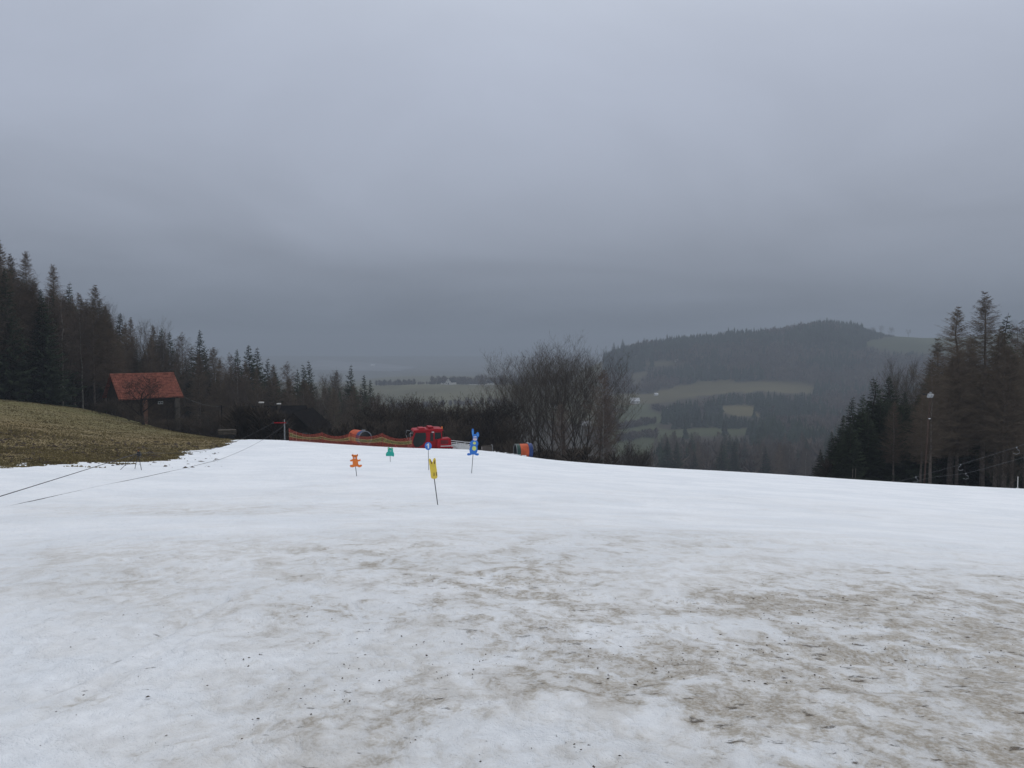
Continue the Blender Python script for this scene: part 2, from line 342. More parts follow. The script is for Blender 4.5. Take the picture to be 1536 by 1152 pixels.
# ------------------------------------------------------------------ terrain height
COLS = {
 -500: {12:812, 20:750, 31:680, 43:645, 62:615, 85:575, 100:560, 140:555, 200:575, 300:600, 600:620, 1000:600, 2600:560, 4100:533},
 0:    {12:808, 20:757, 31:704, 43:671, 55:646, 65:629, 80:608, 92:597, 105:592, 140:588, 200:600, 300:620, 600:630, 1000:600, 2600:558, 4100:533},
 150:  {12:804, 20:759, 31:709, 43:682, 55:661, 65:649, 80:632, 100:617, 130:618, 170:632, 230:645, 300:650, 600:635, 1000:600, 2600:556, 4100:533},
 250:  {12:802, 20:760, 31:712, 43:686, 55:666, 65:656, 80:646, 90:645, 100:647, 130:655, 170:665, 230:675, 400:660, 1000:600, 2600:552, 4100:533},
 345:  {12:801, 20:760, 31:714, 43:688, 55:668, 64:660, 75:660, 85:665, 100:670, 130:675, 170:682, 230:685, 400:660, 1000:598, 2600:550, 4100:533},
 420:  {12:800, 20:760, 31:715, 43:689, 55:668, 62:660, 66:660, 75:666, 85:671, 100:678, 130:685, 170:692, 230:690, 400:660, 700:620, 1000:592, 1300:585, 2600:548, 4100:533},
 500:  {12:800, 20:760, 31:716, 43:691, 55:672, 62:666.5, 66:668, 75:675, 85:682, 100:688, 130:694, 170:698, 230:695, 400:660, 700:618, 1000:582, 1300:582, 2600:548, 4100:533},
 600:  {12:800, 20:760, 31:717, 43:694, 55:676, 61:672.5, 66:677, 72:685, 85:694, 100:702, 130:712, 170:718, 300:700, 500:650, 750:607, 1000:577, 1200:582, 1600:566, 2600:552, 4100:533},
 730:  {12:801, 20:761, 31:719, 43:695, 53:680, 59:675, 65:679, 72:689, 85:700, 100:710, 130:722, 170:728, 300:705, 500:650, 750:605, 1000:577, 1200:582, 1600:564, 2600:552, 4100:533},
 785:  {12:802, 20:762, 31:721, 43:700, 51:690, 58:686, 64:689, 72:698, 100:716, 130:728, 170:735, 300:712, 500:660, 750:610, 1000:577, 1200:580, 2600:550, 4100:533},
 850:  {12:803, 20:764, 31:725, 43:705, 50:696, 57:693, 64:695, 72:703, 100:722, 130:735, 170:742, 300:720, 500:670, 750:615, 900:595, 1100:577, 1300:570, 1600:560, 4100:533},
 920:  {12:804, 20:766, 31:729, 43:709, 50:701, 57:698, 64:700, 75:712, 100:738, 130:752, 200:760, 300:735, 450:690, 600:655, 750:625, 900:600, 1000:580, 1100:556, 1180:535, 1250:530, 1500:560, 4100:533},
 1000: {12:806, 20:770, 31:734, 43:712, 50:705, 56:703, 64:706, 75:720, 100:745, 130:758, 200:765, 300:738, 450:692, 600:655, 750:625, 900:599, 1000:578, 1100:549, 1180:528, 1250:520, 1500:550, 4100:535},
 1100: {12:808, 20:774, 31:739, 43:718, 50:711, 56:708, 64:711, 75:724, 100:745, 130:760, 200:765, 300:738, 450:694, 600:655, 750:622, 900:594, 1000:572, 1100:544, 1180:521, 1250:512, 1500:545, 4100:535},
 1200: {12:811, 20:778, 31:744, 43:723, 50:717, 55:714, 64:716, 75:723, 100:740, 130:757, 200:765, 300:738, 450:698, 600:655, 750:620, 900:590, 1000:566, 1100:538, 1180:510, 1250:496, 1500:535, 4100:535},
 1240: {12:812, 20:780, 31:746, 43:726, 50:720, 55:717, 64:717, 75:721, 100:735, 130:752, 200:762, 300:738, 450:698, 600:655, 750:620, 900:590, 1000:566, 1100:538, 1180:508, 1250:492.5, 1500:530, 4100:535},
 1300: {12:813, 20:783, 31:750, 43:730, 50:724, 55:721, 64:721, 80:724, 110:730, 150:745, 200:752, 300:735, 450:698, 600:655, 750:620, 900:590, 1000:566, 1100:540, 1200:513, 1290:503.5, 1500:525, 4100:535},
 1400: {12:816, 20:788, 31:756, 43:737, 50:730, 55:727, 64:727, 80:728, 110:730, 150:740, 200:745, 300:730, 450:698, 600:655, 750:620, 900:590, 1000:568, 1100:543, 1200:515, 1300:506, 1500:525, 4100:535},
 1536: {12:820, 20:794, 31:764, 43:745, 50:738, 55:734, 64:734, 80:734, 110:732, 150:738, 200:740, 300:725, 450:695, 600:655, 750:620, 900:590, 1000:568, 1100:543, 1200:512, 1300:500, 1500:520, 4100:535},
 2100: {12:840, 20:815, 31:785, 43:762, 50:755, 55:750, 64:748, 80:745, 110:740, 150:738, 300:720, 600:655, 1000:568, 1300:500, 1500:520, 4100:535},
}
def pchip(x, y, q):
    x = np.array(x, float); y = np.array(y, float); h = np.diff(x); d = np.diff(y) / h
    m = np.zeros_like(y); m[0] = d[0]; m[-1] = d[-1]
    for i in range(1, len(x) - 1):
        if d[i - 1] * d[i] > 0:
            w1 = 2 * h[i] + h[i - 1]; w2 = h[i] + 2 * h[i - 1]
            m[i] = (w1 + w2) / (w1 / d[i - 1] + w2 / d[i])
    k = np.clip(np.searchsorted(x, q) - 1, 0, len(x) - 2)
    t = (q - x[k]) / h[k]; t = np.clip(t, 0, 1)
    return ((1 + 2 * t) * (1 - t) ** 2 * y[k] + t * (1 - t) ** 2 * h[k] * m[k] + t * t * (3 - 2 * t) * y[k + 1] + t * t * (t - 1) * h[k] * m[k + 1])
NY, NP = 700, 131
LY = np.linspace(math.log(12), math.log(4100), NY)
PXS = np.linspace(-500, 2100, NP)
cols = sorted(COLS)
ev = np.stack([pchip([math.log(k) for k in COLS[c]], list(COLS[c].values()), LY) for c in cols])
TAB = np.stack([np.interp(PXS, cols, ev[:, j]) for j in range(NY)])       # [Y, px]
kern = np.exp(-0.5 * (np.arange(-5, 6) / 1.5) ** 2); kern /= kern.sum()
pad = np.pad(TAB, ((0, 0), (5, 5)), mode='edge')
TAB = sum(kern[i] * pad[:, i:i + NP] for i in range(11))
TABE = slope_of(TAB)
def table_z(X, Y):
    Yc = np.clip(Y, 12, 4099)
    a = (np.log(Yc) - LY[0]) / (LY[1] - LY[0]); b = np.clip((768 + F * X / Yc + 500) / (PXS[1] - PXS[0]), 0, NP - 1.001)
    i = np.clip(a.astype(int), 0, NY - 2); j = b.astype(int); fa = a - i; fb = b - j
    e = (TABE[i, j] * (1 - fb) + TABE[i, j + 1] * fb) * (1 - fa) + (TABE[i + 1, j] * (1 - fb) + TABE[i + 1, j + 1] * fb) * fa
    return e * Yc
def ground(X, Y):
    X = np.atleast_1d(np.asarray(X, float)); Y = np.atleast_1d(np.asarray(Y, float)); X, Y = np.broadcast_arrays(X, Y)
    z = table_z(X, Y)
    t = np.clip(Y / 12.0, 0, 1) ** 1.3
    zn = -1.6 + (z + 1.6) * t
    zb = -1.6 + np.clip(-Y, 0, None) * 0.10
    z = np.where(Y < 12, np.where(Y < 0, zb, zn), z)
    z = z + 0.05 * fbm(X, Y, 9.0, 3, 3) * np.clip((50 - Y) / 30, 0, 1) * np.clip(np.abs(Y) / 6, 0, 1)
    z = z + np.clip((Y - 300) / 600, 0, 1) * fbm(X, Y, 120.0, 5, 4) * 3.0
    return z
def gz(X, Y): return float(ground(X, Y)[0])

# snow edge (world), from the tow rope's line on the left
edge = [(-500, 27), (-200, 29.5), (0, 32.5), (60, 34.0), (100, 35.5), (150, 37.0), (200, 38.5), (250, 42.0), (300, 48.5), (325, 53), (345, 60.0), (380, 66), (420, 73), (480, 78), (620, 80), (760, 76), (900, 72), (1100, 70), (1300, 70), (1700, 70), (2200, 70)]
EP = np.array([p for p, _ in edge], float); EY = np.array([y for _, y in edge], float)
def snow_thick(X, Y):
    px = 768 + F * X / np.maximum(Y, 6)
    ye = np.interp(px, EP, EY)
    d = ye - Y
    d = d + (fbm(X, Y, 6.0, 21, 4) * 3.0 + fbm(X, Y * 2.0, 1.8, 25, 3) * 1.6) * np.clip((470 - px) / 120, 0.05, 1)
    n = fbm(X, Y * 1.0, 1.5, 31, 4, 0.6)
    th = 0.030 * d + 0.17 * n * np.exp(-(d / 4.5) ** 2)
    return np.clip(th, -0.35, 0.045)
def top(X, Y):
    g = ground(X, Y); t = snow_thick(np.atleast_1d(np.asarray(X, float)), np.atleast_1d(np.asarray(Y, float)))
    return float((g + np.maximum(t, 0))[0])
def hit(px, py, y0=2.0, y1=110.0):
    ys = np.linspace(y0, y1, 4000); u, _, _ = xyz(px, py, 1.0); e = slope_of(py)
    g = ground(u * ys, ys) + np.maximum(snow_thick(u * ys, ys), 0)
    k = np.argmax(g >= e * ys)
    return (u * ys[k], ys[k], g[k])

def inpoly(px, py, poly):
    r = np.zeros(np.shape(px), bool); n = len(poly)
    for i in range(n):
        x1, y1 = poly[i]; x2, y2 = poly[(i + 1) % n]
        c = ((y1 > py) != (y2 > py)) & (px < (x2 - x1) * (py - y1) / ((y2 - y1) or 1e-9) + x1)
        r ^= c
    return r
FIELDS = [
 ([(1030, 575), (1060, 571), (1150, 572), (1200, 574), (1220, 580), (1212, 590), (1150, 588), (1080, 592), (1030, 599), (960, 608), (925, 610), (925, 592), (985, 588)], 'tan'),
 ([(1050, 610), (1130, 606), (1140, 624), (1100, 622), (1060, 617)], 'tan'),
 ([(922, 605), (975, 606), (978, 614), (985, 621), (990, 642), (1060, 642), (1140, 645), (1140, 654), (1075, 654), (1000, 657), (975, 675), (920, 692)], 'green'),
 ([(958, 541), (1015, 541), (1022, 547), (965, 550)], 'dull'),
 ([(950, 561), (966, 560), (966, 572), (940, 575)], 'dull'),
 ([(1300, 509), (1345, 506), (1352, 498), (1400, 500), (1560, 492), (1560, 540), (1390, 532), (1330, 524), (1290, 518)], 'green'),
]
def field_kind(px, py, Y):
    k = np.zeros(np.shape(px), int)
    px = px + 16 * fbm(px, py * 3, 22.0, 401, 4); py = py + 4.5 * fbm(px, py * 3, 24.0, 405, 3)
    for poly, c in FIELDS: k = np.where(inpoly(px, py, poly) & (Y > 330), {'tan': 1, 'green': 2, 'dull': 3}[c], k)
    return k

def grid(Ys, us):
    Yg, Ug = np.meshgrid(Ys, us, indexing='ij'); Xg = Ug * (10 + np.abs(Yg))
    nr, nc = Yg.shape; idx = np.arange(nr * nc).reshape(nr, nc)
    q = np.stack([idx[:-1, :-1], idx[:-1, 1:], idx[1:, 1:], idx[1:, :-1]], -1).reshape(-1, 4)
    return Xg.ravel(), Yg.ravel(), q
def rows(a, b, n): return np.exp(np.linspace(math.log(a + 10), math.log(b + 10), n)) - 10
def attr(me, name, typ, data):
    a = me.attributes.new(name, typ, 'POINT')
    a.data.foreach_set('color' if typ == 'FLOAT_COLOR' else 'value', np.asarray(data, np.float32).ravel())
def tone(X, Y, Z):
    px, py = pixel(X, np.maximum(Y, 1), Z)
    n1 = fbm(X, Y, 14.0, 41, 4)[:, None]; n2 = fbm(X, Y, 3.0, 51, 4)[:, None]
    near = np.array([0.178, 0.142, 0.074]) + n1 * np.array([0.030, 0.006, 0.006]) + n2 * 0.022
    green = np.array([0.098, 0.105, 0.044])
    s = np.clip((Y - 60) / 25, 0, 1)[:, None] * np.clip(0.5 + n1, 0, 1)
    near = near * (1 - s) + green * s
    soil = np.array([0.032, 0.024, 0.015])
    pt = np.clip((fbm(X, Y * 1.6, 2.2, 61, 5, 0.65) - 0.10) * 7, 0, 1) * np.exp(-((Y - 44) / 8.0) ** 2) * .85
    near = near * (1 - pt[:, None]) + soil * pt[:, None]
    floor = np.array([0.035, 0.028, 0.018])
    wood = np.clip((Y - 100 + fbm(X, Y, 8, 71, 3) * 6) / 6, 0, 1)
    wood = np.maximum(wood, np.clip((Y - 64) / 4, 0, 1) * (px > 345))[:, None]
    near = near * (1 - wood) + floor * wood
    k = field_kind(px, py, Y)
    leftf = (Y > 650) & (px < 905)
    fn = fbm(X, Y, 60.0, 81, 4)[:, None]
    fields = {1: (0.080, 0.070, 0.033), 2: (0.050, 0.058, 0.026), 3: (0.062, 0.055, 0.033)}
    c = near.copy()
    for q, col in fields.items():
        c = np.where((k == q)[:, None], np.array(col) * (1 + 0.45 * fn), c)
    c = np.where(leftf[:, None], np.array((0.088, 0.084, 0.047)) * (1 + 0.5 * fn), c)
    far = ((Y > 1700))[:, None]
    c = np.where(far, np.array((0.10, 0.105, 0.10)) * (1 + 0.3 * fn), c)  # paler colour stands in for thicker haze over the farthest ground
    return np.concatenate([np.clip(c, 0.005, 1), np.ones((len(X), 1))], 1)
def make_ground(name, Ys, us):
    X, Y, q = grid(Ys, us); Z = ground(X, Y)
    if name == 'meadow': Z = Z + 0.04 * fbm(X, Y, 1.2, 91, 4, 0.6) * np.clip((Y - 25) / 10, 0, 1) - 0.25 * np.clip((24 - Y) / 6, 0, 1)
    me = raw_mesh(name, np.stack([X, Y, Z], 1), q, M['ground'], True)
    attr(me, 'tone', 'FLOAT_COLOR', tone(X, Y, Z))
    return link(name, me, kind='structure')
Yn = np.concatenate([np.linspace(-70, -5, 12), rows(-3, 24, 40), rows(24.4, 100, 300)])
make_ground('meadow', Yn, np.linspace(-1.15, 1.15, 420))
make_ground('valley_ground', np.concatenate([[99.9], rows(101, 4000, 330)]), np.linspace(-1.15, 1.15, 420))

# snow sheet
def make_snow():
    Ys = np.concatenate([rows(-6, 82, 620)]); us = np.linspace(-0.84, 0.84, 640)
    X, Y, q = grid(Ys, us)
    Z0 = ground(X, Y); th = snow_thick(X, Y)
    nearw = np.clip((26 - Y) / 22, 0.0, 1)
    Z = Z0 + th
    Z += nearw * (0.042 * fbm(X * .7, Y, 0.8, 101, 5, 0.55) + 0.016 * fbm(X * .7, Y, 0.2, 111, 3, 0.6))
    Z += 0.018 * fbm(X, Y, 2.6, 121, 3) * np.clip((60 - Y) / 20, 0, 1)
    D = np.zeros_like(X)
    def blob(px, py, rx, ry, s, rot=0.0):
        cx, cy, _ = hit(px, py); dx = X - cx; dy = Y - cy
        a = dx * math.cos(rot) + dy * math.sin(rot); b = -dx * math.sin(rot) + dy * math.cos(rot)
        return s * np.exp(-((a / rx) ** 2 + (b / ry) ** 2))
    nz = fbm(X, Y * 0.6, 2.2, 131, 4, 0.6)
    D += blob(1350, 1000, 2.0, 1.4, 0.75) + blob(1250, 900, 3.8, 1.8, 0.60) + blob(1150, 1130, 1.3, 0.7, 0.50)
    D += blob(900, 1060, 1.3, 0.9, 0.55) + blob(1000, 1000, 1.0, 0.5, 0.40) + blob(760, 1110, 0.8, 0.6, 0.3)
    D += blob(1500, 1100, 1.2, 1.4, 0.45) + blob(1450, 930, 3.0, 1.6, 0.35)
    D += blob(545, 910, 0.9, 0.35, 0.55, -0.3) + blob(470, 895, 0.9, 0.7, 0.30) + blob(640, 940, 1.0, 0.4, 0.25)
    D += blob(830, 880, 2.6, 1.2, 0.17) + blob(560, 850, 4.2, 2.6, 0.17) + blob(300, 770, 2.5, 0.9, 0.24) + blob(480, 760, 2.5, 1.0, 0.20)
    D += blob(265, 1130, 0.28, 0.15, 0.45, 0.4) + blob(115, 1052, 0.16, 0.12, 0.6) + blob(1390, 990, 0.6, 0.2, 0.5, 0.1)
    D += blob(640, 1040, 1.2, 0.9, 0.18) + blob(760, 745, 24, 16, .075) + blob(1150, 840, 6, 2.6, .09) + blob(760, 800, 9, 8, .05) + blob(250, 765, 2.2, 1.4, .12) + blob(520, 745, 4, 3, .08) + blob(420, 830, 3, 1.5, .12) + blob(1100, 760, 5, 2, 0.06)
    DS = np.clip(D * 0.9 + blob(760, 745, 26, 17, .17) + blob(1200, 800, 12, 9, .10) + blob(1400, 850, 6, 3, .15) + blob(700, 890, 6, 3.6, .26) + blob(450, 815, 8, 6, .18) + blob(900, 1050, 2.4, 1.2, .3) + blob(330, 765, 5, 2, .18), 0, 1) * np.clip(1 + .9 * fbm(X * .8, Y, 3.0, 151, 4, .6), 0, 2)
    D = 0.78 * D * np.clip(1 + 1.3 * nz + 0.8 * fbm(X, Y * .8, 0.9, 137, 4, 0.6), 0, 2.2) + 0.04
    D += np.clip(0.03 - th, 0, 0.05) * 8 * (Y > 24) * (X < 0)
    D = np.clip(D, 0, 1)
    def rut(pts, wdt, dep, dz=0.12):
        P = np.array([hit(a, b)[:2] for a, b in pts]); best = np.full(X.shape, 1e9)
        m = (Y < P[:, 1].max() + 2) & (Y > P[:, 1].min() - 2)
        for (x0, y0), (x1, y1) in zip(P[:-1], P[1:]):
            tt = np.clip(((X - x0) * (x1 - x0) + (Y - y0) * (y1 - y0)) / ((x1 - x0) ** 2 + (y1 - y0) ** 2), 0, 1)
            best = np.minimum(best, np.where(m, np.hypot(X - x0 - tt * (x1 - x0), Y - y0 - tt * (y1 - y0)), 1e9))
        q = np.exp(-(best / wdt) ** 2) * np.clip(.55 + .9 * fbm(X, Y, 1.3, 161, 3), 0, 1)
        return dep * q, dz * q
    for pts, wd_ in (([(-40, 1075), (120, 1010), (230, 955), (330, 900)], .07), ([(-40, 1110), (130, 1035), (250, 970), (350, 912)], .07), ([(1010, 905), (1180, 897), (1330, 900), (1480, 912)], .10),
                     ([(520, 1060), (640, 1000), (800, 965), (1000, 940)], .06), ([(700, 872), (800, 880), (900, 893)], .10), ([(690, 882), (790, 890), (880, 903)], .10), ([(715, 863), (820, 870), (930, 884)], .10),
                     ([(560, 1152), (640, 1090), (760, 1040)], .05), ([(200, 840), (400, 826), (600, 822), (800, 815)], .16), ([(900, 1152), (1100, 1060), (1400, 1030)], .06), ([(120, 870), (330, 850), (560, 842)], .14), ([(1000, 820), (1250, 812), (1500, 822)], .16)):
        a_, b_ = rut(pts, wd_, .030 if wd_ < .12 else .045); Z -= a_; D = np.clip(D + b_, 0, 1); DS = np.clip(DS + b_, 0, 1)
    # a long melted gouge at the lower right, and the one near the middle
    for px, py, rx, ry, dz, rot in ((1375, 990, 0.55, 0.10, 0.05, -0.05), (545, 911, 0.6, 0.10, 0.045, -0.35), (1290, 985, 0.4, 0.12, 0.03, 0.1), (1000, 962, 0.2, 0.08, 0.02, 0.1)):
        Z -= blob(px, py, rx, ry, dz, rot)
        D = np.clip(D + blob(px, py, rx * 0.8, ry * 0.5, 0.6, rot) * (0.5 + fbm(X, Y, 0.2, 141, 3)), 0, 1)
    me = raw_mesh('snow_slope', np.stack([X, Y, Z], 1), q, M['snow'], True)
    attr(me, 'dirt', 'FLOAT', D); attr(me, 'wash', 'FLOAT', np.clip(DS, 0, 1))
    link('snow_slope', me, kind='structure')
make_snow()

# a pale snow field far down the valley (thin sheet lying on the ground)
def far_patch(name, corners, mt, lift=0.5, **k):
    g = G(); n = 10; pts = []
    for i in range(n + 1):
        for j in range(n + 1):
            a, b = i / n, j / n
            c = [np.array(q, float) for q in corners]
            p = (c[0] * (1 - a) + c[1] * a) * (1 - b) + (c[3] * (1 - a) + c[2] * a) * b
            X = (p[0] - 768) / F * p[1]; pts.append((X, p[1], gz(X, p[1]) + lift))
    g.v = pts; g.f = [(i * (n + 1) + j, (i + 1) * (n + 1) + j, (i + 1) * (n + 1) + j + 1, i * (n + 1) + j + 1) for i in range(n) for j in range(n)]
    return g.obj(name, mt, smooth=True, **k)
far_patch('distant_snowfield', [(450, 2250), (600, 2150), (628, 2700), (480, 3300)], M['thinsnow'], 1.0, kind='structure')
far_patch('farm_track', [(703, 985), (732, 975), (734, 985), (704, 995)], M['palewall'], 0.35, kind='structure')

# ------------------------------------------------------------------ trees
def nrm(v):
    l = math.sqrt(v[0] ** 2 + v[1] ** 2 + v[2] ** 2) or 1; return (v[0] / l, v[1] / l, v[2] / l)
def trunk_path(H, r, lean, rr, n=7):
    pts = [(rr.uniform(-1, 1) * 0.012 * H * (i / n) + lean * H * (i / n) ** 1.5, rr.uniform(-1, 1) * 0.012 * H * (i / n), H * i / n - (0.5 if i == 0 else 0)) for i in range(n + 1)]
    return pts, [r * (1 - i / n) ** 0.8 + 0.012 for i in range(n + 1)]
def at_path(pts, z):
    for a, b in zip(pts, pts[1:]):
        if z <= b[2]:
            t = (z - a[2]) / (b[2] - a[2]); return tuple(a[i] + (b[i] - a[i]) * t for i in range(3))
    return pts[-1]
def spruce(seed, H=18.0, R=3.7, start=0.06, dens=1.0):
    rr = random.Random(seed); tr = G(); cr = G()
    pts, rad = trunk_path(H, 0.2, rr.uniform(-.01, .01), rr); tr.tube(pts, rad, 6)
    for k in range(int(6 + 30 * start)):                      # dead stubs on the bare bole
        z = rr.uniform(0.5, max(1.0, start * H)); a = rr.uniform(0, 6.28); c = at_path(pts, z); l = rr.uniform(.3, 1.2)
        tr.tube([c, (c[0] + math.cos(a) * l, c[1] + math.sin(a) * l, c[2] - 0.1 * l)], [.03, .01], 3)
    z = start * H + 0.2
    side = rr.uniform(0, 6.28)
    while z < H - 0.25:
        t = (z - start * H) / (H - start * H)
        Lm = R * (1 - t) ** .85 * (0.6 + 0.4 * min(1, t * 6 + 0.4)) + 0.05
        n = rr.choice((6, 7, 8)) if t < 0.8 else 5
        a0 = rr.uniform(0, 6.28)
        for b in range(n):
            a = a0 + b * 6.283 / n + rr.uniform(-.25, .25)
            Lb = Lm * rr.choice((0.65, 0.85, 1.0, 1.0, 1.15)) * (1 + 0.12 * math.cos(a - side)); c = at_path(pts, z + rr.uniform(-.15, .15))
            el = 0.55 * t - 0.25 + rr.uniform(-.2, .2) + 0.25 * max(0, t - .7)
            ca, sa = math.cos(a), math.sin(a)
            P = lambda s: (c[0] + ca * Lb * s, c[1] + sa * Lb * s, c[2] + Lb * (el * s - 0.22 * math.sin(s * 2.4) + 0.14 * s * s))
            cr.tube([P(0), P(.5), P(1)], [.03 * (1 - t) + .012, .018, .006], 3)
            ns = max(3, int(Lb / 0.21 * dens))
            for i in range(ns):
                s = 0.18 + 0.82 * (i + rr.random()) / ns; p = P(min(s, 1))
                l = (0.07 + 0.36 * Lb ** .8 * (1 - s * .7)) * rr.uniform(.7, 1.3); wd = 0.04 + 0.075 * Lb ** .7 * rr.uniform(.5, 1)
                for sg in (-1, 1):
                    aa = a + sg * rr.uniform(.5, 1.15); dx, dy = math.cos(aa), math.sin(aa); dz = rr.uniform(-.75, .05)
                    q = (p[0] + dx * l, p[1] + dy * l, p[2] + dz * l)
                    m1 = (p[0] + dx * l * .45 - dy * wd, p[1] + dy * l * .45 + dx * wd, p[2] + dz * l * .35)
                    m2 = (p[0] + dx * l * .45 + dy * wd, p[1] + dy * l * .45 - dx * wd, p[2] + dz * l * .55 - wd * .8)
                    cr.poly([p, m1, q, m2])
        z += rr.uniform(.30, .52) * (0.75 + 0.35 * (1 - t))
    return tr, cr
def whorled(seed, H, R, start, prof, step=.36, nb=5, ntw=15, droop=-.1, r0=.19, tw=0.022, up=0.25, twl=0.55):
    rr = random.Random(seed); tr = G(); cr = G()
    pts, rad = trunk_path(H, r0, rr.uniform(-.015, .015), rr); tr.tube(pts, rad, 6)
    for k in range(int(30 * start)):
        z = rr.uniform(0.8, start * H); a = rr.uniform(0, 6.28); c = at_path(pts, z); l = rr.uniform(.3, 1.4)
        tr.tube([c, (c[0] + math.cos(a) * l, c[1] + math.sin(a) * l, c[2] + rr.uniform(-.2, .2) * l)], [.025, .008], 3)
    z = start * H
    while z < H - .15:
        t = (z - start * H) / (H - start * H); Lm = R * prof(t) + .06
        a0 = rr.uniform(0, 6.28)
        for b in range(nb):
            if rr.random() < .1: continue
            a = a0 + b * 6.283 / nb + rr.uniform(-.4, .4); Lb = Lm * rr.uniform(.45, 1.2); c = at_path(pts, z + rr.uniform(-.5, .5))
            ca, sa = math.cos(a), math.sin(a); u = up + rr.uniform(-.35, .35) + .42 * t * t
            P = lambda s: (c[0] + ca * Lb * s, c[1] + sa * Lb * s, c[2] + Lb * (u * s + 0.12 * s * s))
            cr.tube([P(0), P(.5), P(1)], [.017 * (1 - t) + .005, .007, .003], 3)
            for i in range(ntw):
                s = rr.uniform(.12, 1.0); p = P(s); aa = a + rr.choice((-1, 1)) * rr.uniform(.3, 1.3)
                l = twl * rr.uniform(.4, 1.3) * (0.18 + 0.42 * Lb); dz = rr.uniform(droop - .9, droop + .9)
                dx, dy = math.cos(aa) * l, math.sin(aa) * l
                m = (p[0] + dx * .5, p[1] + dy * .5, p[2] + dz * l * .3)
                cr.poly([p, (m[0], m[1], m[2] + tw), (p[0] + dx, p[1] + dy, p[2] + dz * l), (m[0], m[1], m[2] - tw)])
        z += step * rr.uniform(.7, 1.3)
    return tr, cr
def larch(seed, H=20.0, R=3.6, start=.26):
    return whorled(seed, H, R, start, lambda t: (1 - t) ** .82 * (0.6 + .4 * min(1, t * 4)), .15, 7, 22, -.0, tw=.011, up=.15)
def birch(seed, H=15.0):
    return whorled(seed, H, 2.1, .25, lambda t: math.sin(math.pi * min(1, .18 + .82 * t)) ** .9 * (1.0 - .35 * t) + .06, .27, 5, 24, -.5, .11, .013, .7, .75)
def bare(seed, H=16.0, fork=.22, spread=.55, kids=(8, 6, 5, 4), r0=.2, upb=.35, tw=.02, stems=1, lens=(0.62, .30, .15, .08), cover=1.0):
    rr = random.Random(seed); tr = G(); cr = G()
    def grow(p, d, l, r, lev, nseg):
        pts = [p]; q = p
        for i in range(nseg):
            d = nrm((d[0] + rr.uniform(-.13, .13), d[1] + rr.uniform(-.13, .13), d[2] + upb * .28 + rr.uniform(-.05, .05)))
            q = (q[0] + d[0] * l / nseg, q[1] + d[1] * l / nseg, q[2] + d[2] * l / nseg); pts.append(q)
        g = tr if lev <= 0 else cr
        g.tube(pts, [max(r * (1 - .75 * i / nseg), .006) for i in range(nseg + 1)], 5 if lev < 0 else (4 if lev == 0 else 3))
        if lev + 1 >= len(kids) + 0:
            for _ in range(int(4 * cover + .5)):
                k = rr.randrange(nseg + 1); a = rr.uniform(0, 6.28); p0 = pts[k]
                dd = nrm((d[0] + math.cos(a) * .6, d[1] + math.sin(a) * .6, d[2] + .25)); ll = H * .045 * rr.uniform(.5, 1.4)
                m = (p0[0] + dd[0] * ll * .5, p0[1] + dd[1] * ll * .5, p0[2] + dd[2] * ll * .5); e = (p0[0] + dd[0] * ll, p0[1] + dd[1] * ll, p0[2] + dd[2] * ll)
                cr.poly([p0, (m[0] - dd[1] * tw, m[1] + dd[0] * tw, m[2]), e, (m[0] + dd[1] * tw, m[1] - dd[0] * tw, m[2])])
            return
        n = kids[lev + 1] + rr.choice((-1, 0, 1)); a0 = rr.uniform(0, 6.28)
        for k in range(n):
            s = (.25 if lev >= 0 else fork / .9) + (1 - (.25 if lev >= 0 else fork / .9)) * (k + rr.random()) / n
            x = min(s, .999) * nseg; i = int(x); f = x - i
            p0 = tuple(pts[i][j] + (pts[i + 1][j] - pts[i][j]) * f for j in range(3))
            a = a0 + k * 2.4 + rr.uniform(-.4, .4); sp = spread * rr.uniform(.6, 1.3)
            dd = nrm((d[0] + math.cos(a) * sp, d[1] + math.sin(a) * sp, d[2] + (.15 if lev >= 0 else 0)))
            fr = (1.15 - .6 * s)
            grow(p0, dd, H * lens[lev + 1] * fr * rr.uniform(.8, 1.15), max(r * .42 * (1.2 - s * .6), .008), lev + 1, 3 if lev < 1 else 2)
    for s in range(stems):
        a = rr.uniform(0, 6.28); o = rr.uniform(.1, .9) if stems > 1 else 0; ln = rr.uniform(.05, .45) if stems > 1 else .03
        p = (math.cos(a) * o, math.sin(a) * o, -.4)
        grow(p, nrm((math.cos(a) * ln, math.sin(a) * ln, 1)), H * (.86 if stems == 1 else rr.uniform(.6, .85)), r0, -1, 6)
    return tr, cr
LIB = {}
def lib(kind, maker, n, mt, mc):
    LIB[kind] = []
    for i in range(n):
        t, c = maker(i * 17 + 3)
        tm = t.mesh('trunk', mt, True); cm = c.mesh('crown', mc)
        zs = max(v[2] for v in c.v); LIB[kind].append((tm, cm, zs))
lib('spruce', lambda s: spruce(s), 3, M['bark'], M['spruce'])
lib('spruce_high', lambda s: spruce(s + 5, 18, 2.3, .34), 2, M['larch_bark'], M['spruce'])
lib('larch', lambda s: larch(s), 3, M['larch_bark'], M['larch'])
lib('birch', lambda s: birch(s), 2, M['birch_bark'], M['birch_twig'])
lib('bare', lambda s: bare(s), 3, M['bark'], M['twig'])
lib('broad', lambda s: bare(s + 2, 16.0, .10, .85, (11, 8, 5, 3), .19, .55, .017, 1, (.74, .34, .17, .085), .8), 3, M['bark'], M['twig'])
lib('bush', lambda s: bare(s + 9, 5.0, .1, .8, (6, 5, 4), .05, .25, .02, 7, (.55, .3, .16), 1.5), 3, M['bark'], M['bush'])
lib('fruit', lambda s: bare(s + 4, 6.0, .25, 1.1, (7, 6, 5, 3), .22, .05, .022, 1, (.55, .3, .16, .1), 1.0), 2, M['oldbark'], M['oldbark'])
